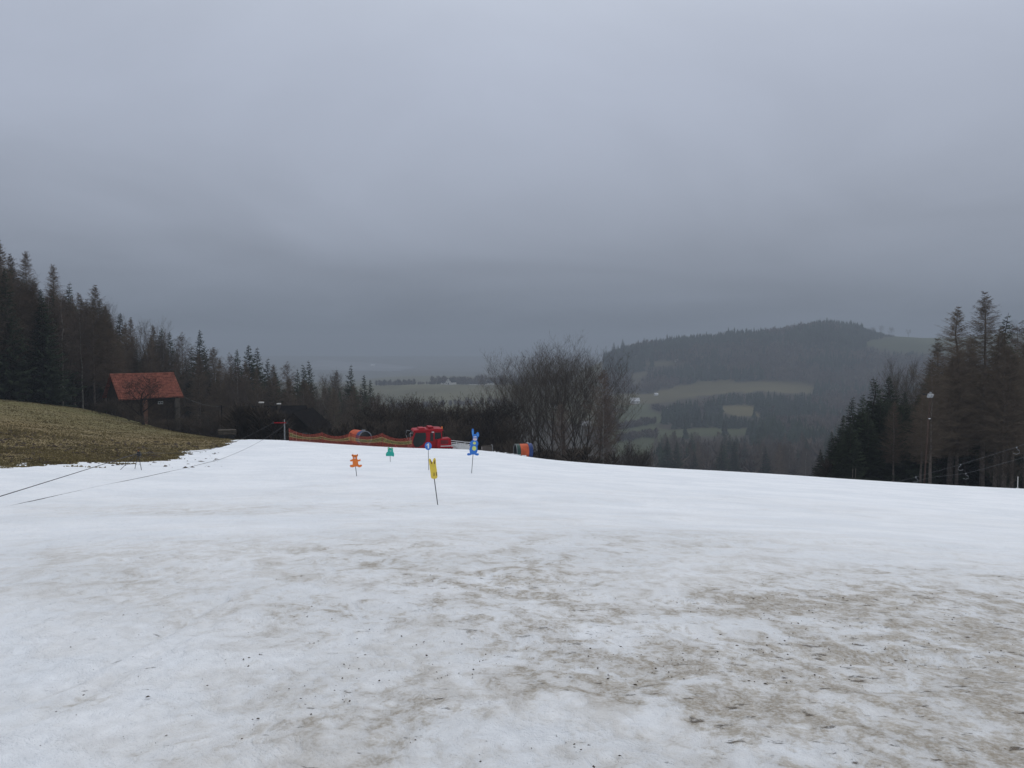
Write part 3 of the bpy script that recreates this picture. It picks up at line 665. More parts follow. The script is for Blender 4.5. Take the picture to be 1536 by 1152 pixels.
NAME = {'spruce': 'spruce_tree', 'spruce_high': 'spruce_tree', 'larch': 'larch_tree', 'birch': 'birch_tree', 'bare': 'bare_tree', 'broad': 'bare_tree', 'bush': 'bare_bush', 'fruit': 'fruit_tree'}
def tree(kind, px, Y, H, label, group=None, wide=1.0, sink=0.15, X=None, cat=None):
    if X is None: X = (px - 768) / F * Y
    v = rnd.randrange(len(LIB[kind])); tm, cm, zs = LIB[kind][v]
    o = empty(NAME[kind], (X, Y, gz(X, Y) - sink), label, cat or ('bush' if kind == 'bush' else 'tree'), group, rnd.uniform(0, 6.28))
    s = H / zs; o.scale = (s * wide, s * wide, s)
    link('stems' if kind == 'bush' else 'trunk', tm, o); link('crown' if kind != 'bush' else 'twigs', cm, o)
    return o
def height_for(px, top_py, Y):
    X = (px - 768) / F * Y; return float(slope_of(top_py)) * Y - gz(X, Y)

# --- left wood: the trees whose tops make the skyline
def hero(kind, px, tp, Y, label, wide=1.0): return tree(kind, px, Y, max(2.0, height_for(px, tp, Y)), label, None, wide)
for a in [
 ('larch', 3, 357, 96, 'tall bare larch at the far left edge, its top the highest in the left wood'),
 ('larch', 23, 378, 101, 'slim bare larch just right of the tallest larch at the left edge'),
 ('larch', 42, 373, 97, 'bare brown larch with a pointed top, second tallest of the left wood'),
 ('spruce', 12, 402, 92, 'dark spruce standing in front of the tall larches at the far left edge', 1.0),
 ('larch', 84, 393, 101, 'bare larch with a tall thin spire rising alone above the left wood'),
 ('spruce', 66, 432, 95, 'dark spruce in the dip between two tall larches of the left wood'),
 ('spruce', 108, 423, 104, 'narrow dark spruce with layered branches right of the lone larch spire'),
 ('larch', 124, 436, 108, 'short-topped larch between the layered spruce and the broad larch'),
 ('larch', 143, 425, 105, 'broad brown larch at the right shoulder of the tall left wood', 1.25),
 ('larch', 160, 458, 108, 'lower larch leaning on the right flank of the broad brown larch'),
 ('spruce', 180, 468, 122, 'dark spruce topping the wood above the left end of the red roof'),
 ('birch', 186, 486, 118, 'pale-stemmed birch standing above the left half of the red roof'),
 ('larch', 196, 474, 124, 'reddish larch behind the red roof, left of the round bare crown'),
 ('bare', 217, 468, 121, 'bare tree with an airy round crown above the middle of the red roof'),
 ('larch', 232, 486, 126, 'thin pale larch right of the round bare crown above the red roof'),
 ('spruce', 242, 491, 124, 'dark spruce above the right half of the red roof, left of its twin'),
 ('spruce', 257, 497, 126, 'dark spruce above the right verge of the red roof, right of its twin'),
 ('birch', 275, 496, 128, 'greyish birch with a feathery oval crown right of the red roof'),
 ('spruce', 300, 494, 126, 'pointed dark spruce standing clear on the skyline right of the red-roofed house', 1.0),
 ('larch', 318, 519, 126, 'broad reddish bare tree on the right flank of the pointed skyline spruce', 1.5),
 ('birch', 344, 527, 140, 'pale grey birch in the gap left of the heavy spruce clump'),
 ('spruce', 357, 523, 134, 'slim dark spruce leading the heavy spruce clump from the left'),
 ('spruce', 374, 517, 136, 'heaviest dark spruce with a rounded double top on the middle skyline', 1.35),
 ('spruce', 387, 521, 138, 'dark spruce joined to the right side of the heaviest spruce', 1.2),
 ('spruce', 402, 537, 142, 'reddish-green spruce stepping down right of the heavy spruce clump'),
 ('larch', 409, 545, 140, 'brown larch filling the slope of the skyline below the spruce clump', 1.3),
 ('birch', 432, 540, 152, 'feathery pinkish birch above the dark cottage gable'),
 ('spruce', 447, 553, 146, 'small dark spruce right of the feathery pinkish birch'),
 ('spruce', 455, 546, 150, 'dark spruce left of the tallest one above the netting fence'),
 ('spruce', 464, 541, 152, 'dark spruce with a ragged crown, tallest above the left end of the netting fence'),
 ('bare', 482, 549, 150, 'grey bare tree right of the ragged spruce above the netting fence'),
 ('bare', 495, 556, 155, 'low grey bare tree in the notch of the skyline above the fence'),
 ('larch', 503, 554, 156, 'brown larch left of the last pointed spruce of the wood', 1.2),
 ('spruce', 527, 547, 150, 'last pointed dark spruce at the right end of the left wood', .9),
 ('spruce', 546, 562, 158, 'thin dark spruce spire just right of the last pointed spruce'),
 ('spruce', 555, 569, 158, 'short dark spruce at the very right end of the wood'),
 ('bare', 540, 570, 152, 'brown bare tree between the last spruces above the orange tunnel', 1.1),
 ('bare', 568, 582, 148, 'brown bare tree sloping the wood down towards the pale field', 1.2)]:
    hero(*a)
SKY = np.array([(-120, 330), (3, 380), (60, 428), (110, 440), (150, 450), (175, 478), (215, 492), (260, 508), (300, 520), (330, 535), (380, 540), (410, 552), (450, 560), (500, 568), (550, 578), (580, 596), (620, 600)], float)
def fill(n, p0, p1, y0, y1, kinds, labels, group, hmax=17, hmin=9, wide=(.95, 1.3), margin=-6, front=None):
    for i in range(n):
        px = p0 + (p1 - p0) * (i + rnd.random()) / n; Y = rnd.uniform(y0(px), y1(px))
        kind = rnd.choice(kinds)
        lim = height_for(px, float(np.interp(px, SKY[:, 0], SKY[:, 1])) + margin, Y)
        H = min(lim * rnd.uniform(.86, 1.0), rnd.uniform(hmin, hmax))
        if H < 4: continue
        lb = labels[NAME[kind]]
        if p1 < 1000:
            zn = ('at the far left', 'above the left meadow', 'left of the red roof', 'behind the red roof', 'right of the red-roofed house', 'behind the white-capped chimneys', 'behind the dark cottage', 'above the left half of the netting fence', 'above the right half of the netting fence')[int(np.searchsorted([30, 95, 160, 270, 350, 415, 470, 530], px))]
        else:
            zn = ('at the low left end', 'left of the floodlight pole', 'behind the floodlight pole', 'between pole and tallest larch', 'right of the tallest larch')[int(np.searchsorted([1300, 1370, 1410, 1478], px))]
        fr = 'front-row ' if Y < (y0(px) + y1(px)) / 2 else 'back-row '
        lb = (fr + lb[0] + ', ' + zn, fr + lb[1] + ', ' + zn)
        tree(kind, px, Y, H, lb[0], lb[1], rnd.uniform(*wide))
yf = lambda px: float(np.interp(px, [-120, 0, 130, 200, 300, 400, 620], [88, 91, 100, 112, 116, 118, 126]))
lab = lambda kind, place, grp: (f'{kind} {place}', f'{grp}')
left_lab = {
 'spruce_tree': ('lower dark spruce in the left wood', 'spruces inside the left wood'),
 'larch_tree': ('lower brown larch in the left wood', 'larches inside the left wood'),
 'birch_tree': ('lower pale-barked birch in the left wood', 'birches inside the left wood'),
 'bare_tree': ('lower leafless tree in the left wood', 'bare trees inside the left wood')}
fill(62, -70, 170, lambda p: yf(p), lambda p: yf(p) + 9, ['spruce', 'larch', 'larch', 'larch', 'birch', 'bare'], left_lab, '', 21, 15)
fill(58, 165, 575, lambda p: yf(p), lambda p: yf(p) + 16, ['spruce', 'larch', 'larch', 'birch', 'bare', 'bare'], left_lab, '', 18, 11)

# --- woods seen only as a mass: many simple trees joined (bases, trunks and crowns are real geometry)
def far_conifer(rr):
    v = []; f = []
    n = 6
    for k in range(4):
        z0 = .08 + .22 * k; z1 = min(1.0, z0 + .40); r = .19 * (1 - k * .23)
        b = len(v); v.append((0, 0, z1))
        for i in range(n):
            a = 6.283 * i / n + k * .5; q = r * rr.uniform(.6, 1.25); v.append((math.cos(a) * q, math.sin(a) * q, z0 + rr.uniform(-.05, .04)))
        for i in range(n): f.append((b, b + 1 + i, b + 1 + (i + 1) % n))
    return np.array(v), np.array(f)
def far_bare_t(rr, m=26, wf=1.0):
    v = []; f = []
    def bl(p, q, w):
        b = len(v); a = rr.uniform(0, 6.28); v.extend([(p[0] + math.cos(a) * w, p[1] + math.sin(a) * w, p[2]), (p[0] - math.cos(a) * w, p[1] - math.sin(a) * w, p[2]), q]); f.append((b, b + 1, b + 2))
    bl((0, 0, -.05), (0, 0, .8), .018)
    for i in range(m):
        a = rr.uniform(0, 6.28); e = rr.uniform(.0, 1.0); z = .30 + .68 * e; r = .27 * math.sqrt(max(0, 1 - (2 * e - .85) ** 2 / 1.35)) * rr.uniform(.5, 1.05)
        bl((math.cos(a) * r * .25, math.sin(a) * r * .25, z - .2 + rr.uniform(-.05, .05)), (math.cos(a) * r, math.sin(a) * r, z), .035 * wf)
    return np.array(v), np.array(f)
rr_ = random.Random(5)
TC = [far_conifer(rr_) for _ in range(6)]; TB = [far_bare_t(rr_) for _ in range(6)]; TBX = [far_bare_t(rr_, 70) for _ in range(5)]; TBS = [far_bare_t(rr_, 130, .4) for _ in range(5)]
def mass(name, tpls, P, H, mt, wide=1.0):
    if len(P) == 0: return
    V = []; Fc = []; off = 0
    pick = RG.integers(0, len(tpls), len(P)); ang = RG.uniform(0, 6.28, len(P)); wd = RG.uniform(.8, 1.3, len(P)) * wide
    for k, (tv, tf) in enumerate(tpls):
        s = np.where(pick == k)[0]
        if not len(s): continue
        c, d = np.cos(ang[s])[:, None], np.sin(ang[s])[:, None]; h = H[s][:, None]; ww = (wd[s] * H[s])[:, None]
        x = (tv[None, :, 0] * c - tv[None, :, 1] * d) * ww + P[s, 0][:, None]; y = (tv[None, :, 0] * d + tv[None, :, 1] * c) * ww + P[s, 1][:, None]
        z = tv[None, :, 2] * h + P[s, 2][:, None] - .3
        V.append(np.stack([x, y, z], -1).reshape(-1, 3)); Fc.append((tf[None] + (np.arange(len(s)) * len(tv))[:, None, None]).reshape(-1, 3) + off); off += len(s) * len(tv)
    me = raw_mesh(name, np.concatenate(V), np.concatenate(Fc), mt)
    link(name, me, kind='stuff')
def scatter(n, px0, px1, y0, y1):
    Y = np.sqrt(RG.uniform(y0 ** 2, y1 ** 2, n)); px = RG.uniform(px0, px1, n); X = (px - 768) / F * Y
    return X, Y, px
# dark depth of the left wood, standing behind the single trees
X, Y, px = scatter(2600, -160, 600, 100, 190); Z = ground(X, Y)
yfa = np.interp(px, [-120, 0, 130, 200, 300, 400, 620], [95, 98, 108, 124, 128, 132, 140])
H = RG.uniform(7, 14, len(X)); lim = slope_of(np.interp(px, SKY[:, 0], SKY[:, 1]) + 12) * Y - Z
H = np.minimum(H, lim); ok = (Y > yfa) & (H > 3)
X, Y, Z, H = X[ok], Y[ok], Z[ok], H[ok]; c = RG.random(len(X)) < .55
mass('conifer_wood', TC, np.stack([X, Y, Z], 1)[c], H[c], M['farspruce'])
mass('leafless_wood', TBX, np.stack([X, Y, Z], 1)[~c], H[~c], M['farbare'])
# valley and the hill across
X, Y, px = scatter(21000, 860, 1620, 330, 1330)
Z = ground(X, Y); _, py = pixel(X, Y, Z)
H = RG.uniform(9, 15, len(X)) * (1 + .45 * fbm(X, Y, 70, 211, 4)) + np.where(RG.random(len(X)) < .08, 4, 0) + 3 * np.exp(-((px - 1240) / 70) ** 2) * (Y > 1150)
tp = py - H / Y * F
wood = (field_kind(px, py, Y) == 0) & (field_kind(px, tp + 3, Y) == 0) & (field_kind(px, (py + tp) / 2, Y) == 0)
cl = fbm(X, Y, 90, 201, 4)
left_gap = (px < 925) & (Y < 1000)
open_ = (px > 925) & (px < 1010) & (py > 605) & (py < 690) & (cl < .15)
sparse = (py > 600) & (py < 640) & (px < 1040) & (cl < 0.0)
wood &= ~left_gap & ~open_ & ~sparse & ~((px < 905))
wood &= ~((px > 1348) & (Y > 1215))
H *= np.where((Y > 1200), np.clip((1352 - px) / 70, .35, 1), 1)
wood &= ~((px < 1255 - 40) & (Y < 560) & False)
conif = (1.5 * cl + RG.normal(0, .12, len(X)) + np.where(px > 1190, .1, 0) + np.where(Y < 520, .08, 0) + np.where((px > 1000) & (px < 1140) & (py > 620) & (py < 652), .8, 0) + np.where(Y > 1180, .35, 0)) > 0.02
P = np.stack([X, Y, Z], 1)
mass('hillside_conifer_wood', TC, P[wood & conif], H[wood & conif], M['farspruce'])
mass('hillside_leafless_wood', TB, P[wood & ~conif], H[wood & ~conif] * .9, M['farbare'], 1.25)
# nearer valley wood: single trees
for i in range(95):
    px_ = rnd.uniform(935, 1265); Y_ = rnd.uniform(300, 470)
    kd = rnd.choice(['spruce', 'spruce', 'bare', 'larch', 'birch'])
    if px_ < 985 and Y_ > 360: continue
    nm = NAME[kd]
    lb = {'spruce_tree': ('hazy dark spruce in the valley wood just above the snow edge', 'spruces in the valley wood'), 'bare_tree': ('hazy grey leafless tree in the valley wood just above the snow edge', 'bare trees in the valley wood'),
          'larch_tree': ('hazy brown larch in the valley wood just above the snow edge', 'larches in the valley wood'), 'birch_tree': ('hazy thin birch in the valley wood just above the snow edge', 'birches in the valley wood')}[nm]
    tree(kd, px_, Y_, rnd.uniform(14, 21), lb[0], lb[1], rnd.uniform(1.0, 1.4))
# hedges on the pale field, left of centre
def hedge(n, pa, pb, ya, yb, h0, h1):
    t = RG.random(n); pxx = pa + (pb - pa) * t; Yy = ya + (yb - ya) * t + RG.normal(0, 6, n); Xx = (pxx - 768) / F * Yy
    return np.stack([Xx, Yy, ground(Xx, Yy)], 1), RG.uniform(h0, h1, n)
hs = [hedge(150, 648, 760, 1030, 1060, 5, 13), hedge(60, 562, 622, 1010, 1040, 4, 10), hedge(40, 590, 650, 985, 1035, 2, 5), hedge(60, 700, 860, 1080, 1100, 8, 18), hedge(40, 640, 690, 1000, 1020, 3, 6), hedge(90, 560, 760, 690, 760, 4, 8), hedge(80, 925, 985, 640, 700, 3, 8), hedge(60, 925, 990, 560, 600, 3, 8), hedge(70, 980, 1060, 800, 760, 4, 9)]
mass('far_hedge', TBX, np.concatenate([a for a, _ in hs]), np.concatenate([b for _, b in hs]), M['farbare'], 1.4)
for px_, tp_, Y_, wd, lb in [(1310, 489, 1255, 1.3, 'hazy round bare tree nearest the dark wood on the ridge field'), (1322, 487, 1262, 1.3, 'tallest hazy bare tree of the clump on the ridge field'), (1337, 489, 1258, 1.3, 'hazy bare tree ending the clump on the ridge field'), (1362, 493, 1262, 1.5, 'small round bare tree standing alone on the bare ridge field'),
                             (1514, 478, 1200, 1.4, 'hazy bare tree on the ridge behind the tall right-hand spruce')]:
    tree('bare', px_, Y_, max(8, height_for(px_, tp_, Y_)), lb, None, wd)
for px_, tp_, Y_, lb in [(921, 513, 1150, 'leaning pine at the left end of the misty hill crest'), (934, 508, 1165, 'rounded dark conifer at the left end of the misty hill crest'), (957, 509, 1175, 'pointed hazy spruce standing alone right of the rounded conifers'), (966, 506, 1180, 'thin open pine on the misty hill crest'), (984, 505, 1180, 'broad hazy conifer on the crest left of the long wood'), (1240, 476, 1245, 'highest spruce top on the summit of the misty hill')]:
    tree('spruce', px_, Y_, max(8, height_for(px_, tp_, Y_)), lb, None, 1.2)

# --- dark shrubby thicket behind the groomer and fence
for i, (px_, tp_, Y_) in enumerate([(560, 600, 92), (576, 596, 96), (590, 590, 93), (604, 588, 97), (618, 586, 92), (632, 584, 94), (645, 590, 97), (658, 596, 93), (672, 600, 96), (686, 602, 92), (700, 604, 95), (714, 600, 97), (726, 590, 92), (738, 580, 95), (548, 612, 90), (752, 596, 88), (766, 612, 86), (640, 610, 86), (610, 612, 86), (675, 618, 85), (580, 620, 85), (705, 622, 84)]):
    tree('bush' if i % 3 else 'fruit', px_, Y_, max(3, height_for(px_, tp_, Y_)), 'leafless shrub tree in the dark thicket ' + ('behind the netting fence' if px_ < 612 else 'behind the red groomer' if px_ < 680 else 'between the red groomer and the big bare clump'), 'shrub trees ' + ('behind the netting fence' if px_ < 612 else 'behind the red groomer' if px_ < 680 else 'right of the groomer'), rnd.uniform(.85, 1.15), cat='tree')
# under-storey: dense dark twigs that close the woods near the ground
def thicket(name, n, p0, p1, y0, y1, h0, h1, mt):
    px = RG.uniform(p0, p1, n); a = np.array([y0(q) for q in px]); b = np.array([y1(q) for q in px]); Y = a + (b - a) * RG.random(n); X = (px - 768) / F * Y
    mass(name, TBS, np.stack([X, Y, ground(X, Y) - .2], 1), RG.uniform(h0, h1, n), mt, 1.6)
thicket('undergrowth', 1500, -120, 600, lambda p: yf(p) + 1, lambda p: yf(p) + 26, 1.5, 5.0, M['bush'])
thicket('brushwood', 60, 484, 520, lambda p: 80, lambda p: 88, 1.6, 4.0, M['bush'])
thicket('brushwood', 110, 348, 420, lambda p: 80, lambda p: 88, 1.8, 5.2, M['bush'])
thicket('brushwood', 420, 520, 770, lambda p: 84, lambda p: 112, 2.5, 5.5, M['bush'])
thicket('brushwood', 300, 740, 922, lambda p: 82, lambda p: 118, 2.0, 4.5, M['bush'])
thicket('brushwood', 420, 1240, 1620, lambda p: 82, lambda p: 120, 1.0, 4.0, M['bush'])

# --- central bare trees
for px_, tp_, Y_, wd, lb in [
 (845, 491, 98, 1.15, 'tallest leafless tree at the centre of the big bare clump'),
 (812, 505, 101, 1.15, 'leafless tree with a fan of upright twigs left of the tallest'),
 (786, 515, 97, .95, 'leafless tree with spreading branches left in the big bare clump'),
 (872, 512, 100, 1.1, 'leafless tree with upright twigs right of the tallest in the clump'),
 (828, 512, 94, .95, 'slender leafless tree in front of the big bare clump'),
 (766, 548, 92, .85, 'low leafless tree at the left edge of the big bare clump'),
 (862, 512, 95, 1.0, 'slender dark-stemmed leafless tree just right of the tallest'),
 (893, 532, 96, .85, 'leafless tree near the right edge of the big bare clump'),
 (797, 530, 92, .9, 'short dark leafless tree above the orange and blue tunnel'),
 (848, 520, 104, 1.5, 'broad leafless crown behind the middle of the big bare clump')]:
    tree('broad', px_, Y_, height_for(px_, tp_, Y_), lb, None, wd)
for px_, tp_, Y_, lb in [(906, 552, 88, 'white-barked birch with reddish twigs at the right of the bare clump'), (912, 590, 93, 'reddish twiggy birch at the outer right edge of the bare clump'), (842, 600, 86, 'small pale-stemmed birch low in front of the bare clump')]:
    tree('birch', px_, Y_, height_for(px_, tp_, Y_), lb, None, 1.2)
for px_, tp_, Y_, lb in [(940, 655, 120, 'low leafless bush at the right foot of the bare clump'), (953, 668, 128, 'low dark bush between the bare clump and the valley wood')]:
    tree('bush', px_, Y_, max(2, height_for(px_, tp_, Y_)), lb, None, .75)
tree('bush', 772, 80, 3.4, 'olive-green ivy-covered shrub above the orange and blue tunnel', None, .9)
iv = COL.objects[-1]

# --- right wood
for a in [
 ('larch', 1430, 457, 82, 'tall bare larch with an airy top, left of the two tallest on the right', 1.35),
 ('larch', 1478, 434, 80, 'tallest bare larch of the right wood', 1.3),
 ('spruce', 1507, 471, 84, 'dark spruce with a pointed top right of the tallest larch', 1.1),
 ('larch', 1453, 498, 88, 'brown larch filling the gap between the two tall larches', 1.3),
 ('larch', 1408, 505, 90, 'brown broad larch left of the airy-topped larch', 1.3),
 ('larch', 1497, 486, 78, 'rust-brown larch in front of the pointed spruce', 1.2),
 ('birch', 1528, 478, 92, 'pale leafless tree at the right edge of the picture', 1.3),
 ('larch', 1550, 460, 86, 'bare larch half cut by the right edge of the picture', 1.2),
 ('bare', 1345, 528, 96, 'grey bare tree with upright fingers left of the tall larches', .8),
 ('bare', 1363, 530, 98, 'grey bare tree nearest the floodlight pole, taller than the spruces', .8),
 ('bare', 1325, 556, 99, 'small grey bare tree poking above the dark spruces', .7),
 ('spruce', 1335, 563, 88, 'dark spruce below the grey bare trees of the right wood', 1.5),
 ('spruce', 1312, 566, 86, 'rounded dark spruce topping the step of the right wood', 1.5),
 ('spruce', 1296, 590, 84, 'dark spruce left of the rounded one in the right wood', 1.3),
 ('spruce', 1280, 594, 88, 'pointed spruce on the left slope of the right wood', 1.2),
 ('spruce', 1266, 622, 85, 'dark spruce third from the left end of the right wood', 1.3),
 ('spruce', 1250, 645, 86, 'small spruce second from the left end of the right wood', 1.3),
 ('spruce', 1234, 672, 87, 'lowest spruce at the left end of the right wood', 1.4),
 ('spruce', 1356, 585, 84, 'dark spruce left of the floodlight pole', 1.4),
 ('spruce', 1378, 600, 90, 'dark spruce directly behind the floodlight pole', 1.4)]:
    hero(*a)
SKYR = np.array([(1200, 720), (1234, 690), (1266, 640), (1300, 600), (1320, 585), (1380, 575), (1400, 530), (1440, 500), (1480, 480), (1540, 490), (1640, 480)], float)
SKY = SKYR
right_lab = {'spruce_tree': ('lower dark spruce in the right wood', 'spruces inside the right wood'),
 'larch_tree': ('lower straight-stemmed larch in the right wood', 'larches inside the right wood'),
 'bare_tree': ('lower grey leafless tree in the right wood', 'bare trees inside the right wood'),
 'birch_tree': ('thin pale birch inside the right wood', 'birches inside the right wood')}
fill(40, 1225, 1400, lambda p: 80, lambda p: 98, ['spruce_high', 'spruce', 'spruce', 'spruce', 'larch'], right_lab, '', 16, 9, (1.2, 1.7), 6)
fill(46, 1385, 1600, lambda p: 76, lambda p: 104, ['larch', 'larch', 'spruce', 'spruce_high', 'bare'], right_lab, '', 17, 12, (1.1, 1.5), 4)
X, Y, px = scatter(900, 1250, 1640, 98, 150); Z = ground(X, Y)
H = np.minimum(RG.uniform(5, 13, len(X)), slope_of(np.interp(px, SKYR[:, 0], SKYR[:, 1]) + 22) * Y - Z); ok = H > 2.5
c = RG.random(len(X)) < .7
mass('conifer_wood', TC, np.stack([X, Y, Z], 1)[ok & c], H[ok & c], M['farspruce'])
mass('leafless_wood', TBX, np.stack([X, Y, Z], 1)[ok & ~c], H[ok & ~c], M['farbare'])
yb = tree('bush', 1512, 70, 3.6, 'olive-brown twiggy bush right of the pale larch stem at the snow edge', None, 1.3)

# --- shrubs and fruit trees round the red-roofed house
for kd, px_, tp_, Y_, wd, lb in [
 ('fruit', 214, 556, 88, 1.15, 'old fruit tree spreading its branches across the red roof'),
 ('fruit', 252, 598, 88, 1.1, 'small fruit tree in front of the right end of the red-roofed house'),
 ('bush', 196, 598, 90, 1.2, 'leafless bush hiding the left eave of the red roof'),
 ('bush', 172, 592, 93, 1.2, 'dark bush against the left gable of the red-roofed house'),
 ('bush', 152, 600, 93, 1.2, 'dark thorn bush at the wood edge left of the red-roofed house'),
 ('bush', 213, 628, 84, 1.4, 'low brown bush in front of the brick pillar'),
 ('bush', 240, 626, 84, 1.4, 'grey bush in front of the dark porch of the house'),
 ('bush', 262, 622, 85, 1.2, 'grey bush in front of the timber pillar of the house'),
 ('bush', 286, 620, 86, 1.4, 'tangled bush right of the red-roofed house'),
 ('bush', 305, 630, 84, 1.3, 'thin pale-tipped bush left of the log stack'),
 ('bush', 322, 610, 88, 1.0, 'tall shrub beside the dark pole right of the house'),
 ('fruit', 137, 612, 92, 1.2, 'small crooked fruit tree at the left end of the garden'),
 ('bush', 350, 618, 90, 1.4, 'dark shrub behind the log stack'),
 ('bush', 372, 622, 88, 1.4, 'dark shrub left of the tow post'),
 ('bush', 396, 626, 88, 1.4, 'dark shrub directly behind the tow post'),
 ('bush', 492, 634, 88, 1.3, 'dark shrub right of the cottage gable behind the netting'),
 ('bush', 515, 626, 88, 1.4, 'dark shrub behind the first orange tunnel')]:
    tree(kd, px_, Y_, max(1.4, height_for(px_, tp_, Y_)), lb, None, wd)

for px_, tp_, lb in [(358, 598, 'bare garden tree left of the white-capped chimneys'), (420, 612, 'bare garden tree between the chimneys and the dark cottage'), (372, 622, 'bare garden tree under the first white-capped chimney'), (476, 622, 'bare garden tree right of the dark cottage gable'), (402, 620, 'bare garden tree under the second white-capped chimney'), (458, 640, 'low bare tree before the right window of the dark cottage')]:
    tree('fruit', px_, 80, max(2.5, height_for(px_, tp_, 80)), lb, None, 1.0)
# ------------------------------------------------------------------ buildings
def gable_house(name, loc, rz, Lx, Wy, wallh, rise, label, wall, roof, over=.4, cat='house', ridge_mat=None, windows=(), chimneys=(), tiles=False, thick=.14, posts=()):
    """ridge along local x; local -y side faces the viewer"""
    e = empty(name, loc, label, cat, None, rz)
    g = G(); hw = Wy / 2; hl = Lx / 2
    g.v = [(x, y, z) for x in (-hl, hl) for (y, z) in ((-hw, -.6), (hw, -.6), (hw, wallh), (0, wallh + rise * (1 - .0)), (-hw, wallh))]
    g.f = [(0, 1, 2, 3, 4), (9, 8, 7, 6, 5), (0, 4, 9, 5), (1, 6, 7, 2), (0, 5, 6, 1)]
    g.obj('wall', wall, e)
    k = rise / hw; oy = hw + over; ox = hl + over
    r = G()
    for s in (-1, 1):
        z0 = wallh - over * k + .06; z1 = wallh + rise + .06
        b = len(r.v)
        for x in (-ox, ox):
            r.v += [(x, s * oy, z0), (x, 0, z1), (x, 0, z1 + thick), (x, s * oy, z0 + thick)]
        r.f += [tuple(b + i for i in q) for q in ((0, 1, 2, 3), (7, 6, 5, 4), (0, 4, 5, 1), (3, 2, 6, 7), (0, 3, 7, 4))]
    ro = r.obj('roof', roof, e)
    if tiles:
        t = G(); sl = math.hypot(oy, z1 - z0); nrow = 15; ncol = 34; dz = (z1 - z0) / nrow; dyy = oy / nrow; wc = 2 * ox / ncol
        rr = random.Random(3)
        for s in (-1, 1):
            for i in range(nrow):
                for j in range(ncol):
                    x0 = -ox + j * wc + .008; x1 = x0 + wc - .016; li = rr.uniform(.0, .03) + .075; j0 = rr.uniform(-.012, .012)
                    ya, yb = s * (oy - i * dyy + .05), s * (oy - (i + 1) * dyy - .02)
                    za, zb = z0 + thick + i * dz + .045 + li + j0 - .05 * dz / dyy, z0 + thick + (i + 1) * dz + .012 + .02 * dz / dyy
                    b = len(t.v); xm = (x0 + x1) / 2
                    t.v += [(x0, ya, za - .03), (xm, ya, za + .025), (x1, ya, za - .03), (x0, yb, zb - .02), (xm, yb, zb + .02), (x1, yb, zb - .02), (x0, ya, za - .07), (x1, ya, za - .07)]
                    t.f += [tuple(b + q for q in f) for f in ((0, 1, 4, 3), (1, 2, 5, 4), (6, 7, 2, 1, 0))]
        t.obj('tile_courses', roof, ro, kind='stuff')
        rg = G(); rg.tube([(-ox, 0, z1 + thick + .01), (ox, 0, z1 + thick + .01)], .11, 8, True); rg.obj('ridge_cap', roof, ro)
    for wx, wy_face, wz, ww, wh in windows:       # on the -y wall, or on the -x gable when wy_face == 'gable'
        f = G(); p = G()
        if wy_face == 'gable':
            f.box((-hl - .03, wx, wz), (.08, ww + .16, wh + .16)); p.box((-hl - .075, wx, wz), (.03, ww, wh)); m_ = G().box((-hl - .10, wx, wz), (.03, .07, wh)).box((-hl - .10, wx, wz + .1), (.028, ww, .06))
        else:
            f.box((wx, -hw - .03, wz), (ww + .16, .08, wh + .16)); p.box((wx, -hw - .075, wz), (ww, .03, wh)); m_ = G().box((wx, -hw - .10, wz), (.07, .03, wh)).box((wx, -hw - .10, wz + .1), (ww, .028, .06))
        fo = f.obj('window', M['frame'], e); p.obj('pane', M['window'], fo); m_.obj('mullion', M['frame'], fo)
    for cx, cy, ch, cw, cm, capm in chimneys:
        z = wallh + rise - abs(cy) * k
        c = G().box((cx, cy, z + ch / 2 - .5), (cw, cw, ch + .7)).obj('chimney', cm, ro)
        cap = G().box((cx, cy, z + ch + .02), (cw * 1.5, cw * 1.5, .14)); cap.obj('chimney_cap', capm, ro)
    return e
# red-roofed house: ridge from (-52,100) to (-46.3,105.7)
zr = float(slope_of(562)) * 100
cx, cy = (-52 - 46.3) / 2, (100 + 105.7) / 2
wallh = 3.9; hw = 2.72; rise = 2.65
zl = zr - .2 - (wallh + rise)
h = gable_house('red_roofed_house', (cx, cy, zl), math.radians(45), 7.3, hw * 2, wallh, rise, 'dark timber house with a red tiled gable roof at the edge of the left wood', M['hutwood'], M['tile'], .42, tiles=True, windows=((1.2, 0, 3.0, .5, .22),))
G().box((-.9, -hw - .42, 1.4), (.46, .46, 4.2)).obj('brick_pillar', M['brick'], h)
G().box((3.2, -hw - .40, 1.4), (.62, .40, 4.2)).obj('timber_pillar', M['wood'], h)
G().box((1.1, -hw - .38, 3.52), (4.6, .22, .22)).obj('porch_beam', M['dkwood'], h)
g = G()
for i in range(9): g.box((-3.4 + i * .28, -hw - .04, 1.4), (.24, .05, 3.6))
g.obj('wall_boards', M['hutwood'], h, kind='stuff')
# dark cottage with two windows behind the netting, gable towards the viewer
X0, Y0, Z0 = xyz(441, 619, 92)
gable_house('dark_cottage', (X0, Y0 + 4, Z0 - 5.6), math.radians(90), 8.0, 7.0, 2.2, 3.2, 'dark timber cottage with two pale-framed windows behind the netting fence', M['dkwood'], M['dktile'], .5,
            windows=((.15, 'gable', 2.75, .75, 1.0), (-1.45, 'gable', 2.6, .75, 1.0)))
X0, Y0, Z0 = xyz(395, 612, 104)
gable_house('dark_roofed_house', (X0, Y0 + 3, Z0 - 5.6), math.radians(8), 9.0, 6.5, 2.6, 2.9, 'dark-roofed house half hidden in the trees, with two white-capped chimneys', M['dkwood'], M['dktile'], .4,
            chimneys=((-1.1, -.5, 1.1, .42, M['wood'], M['palewall']), (1.2, -.3, .7, .36, M['wood'], M['palewall'])))
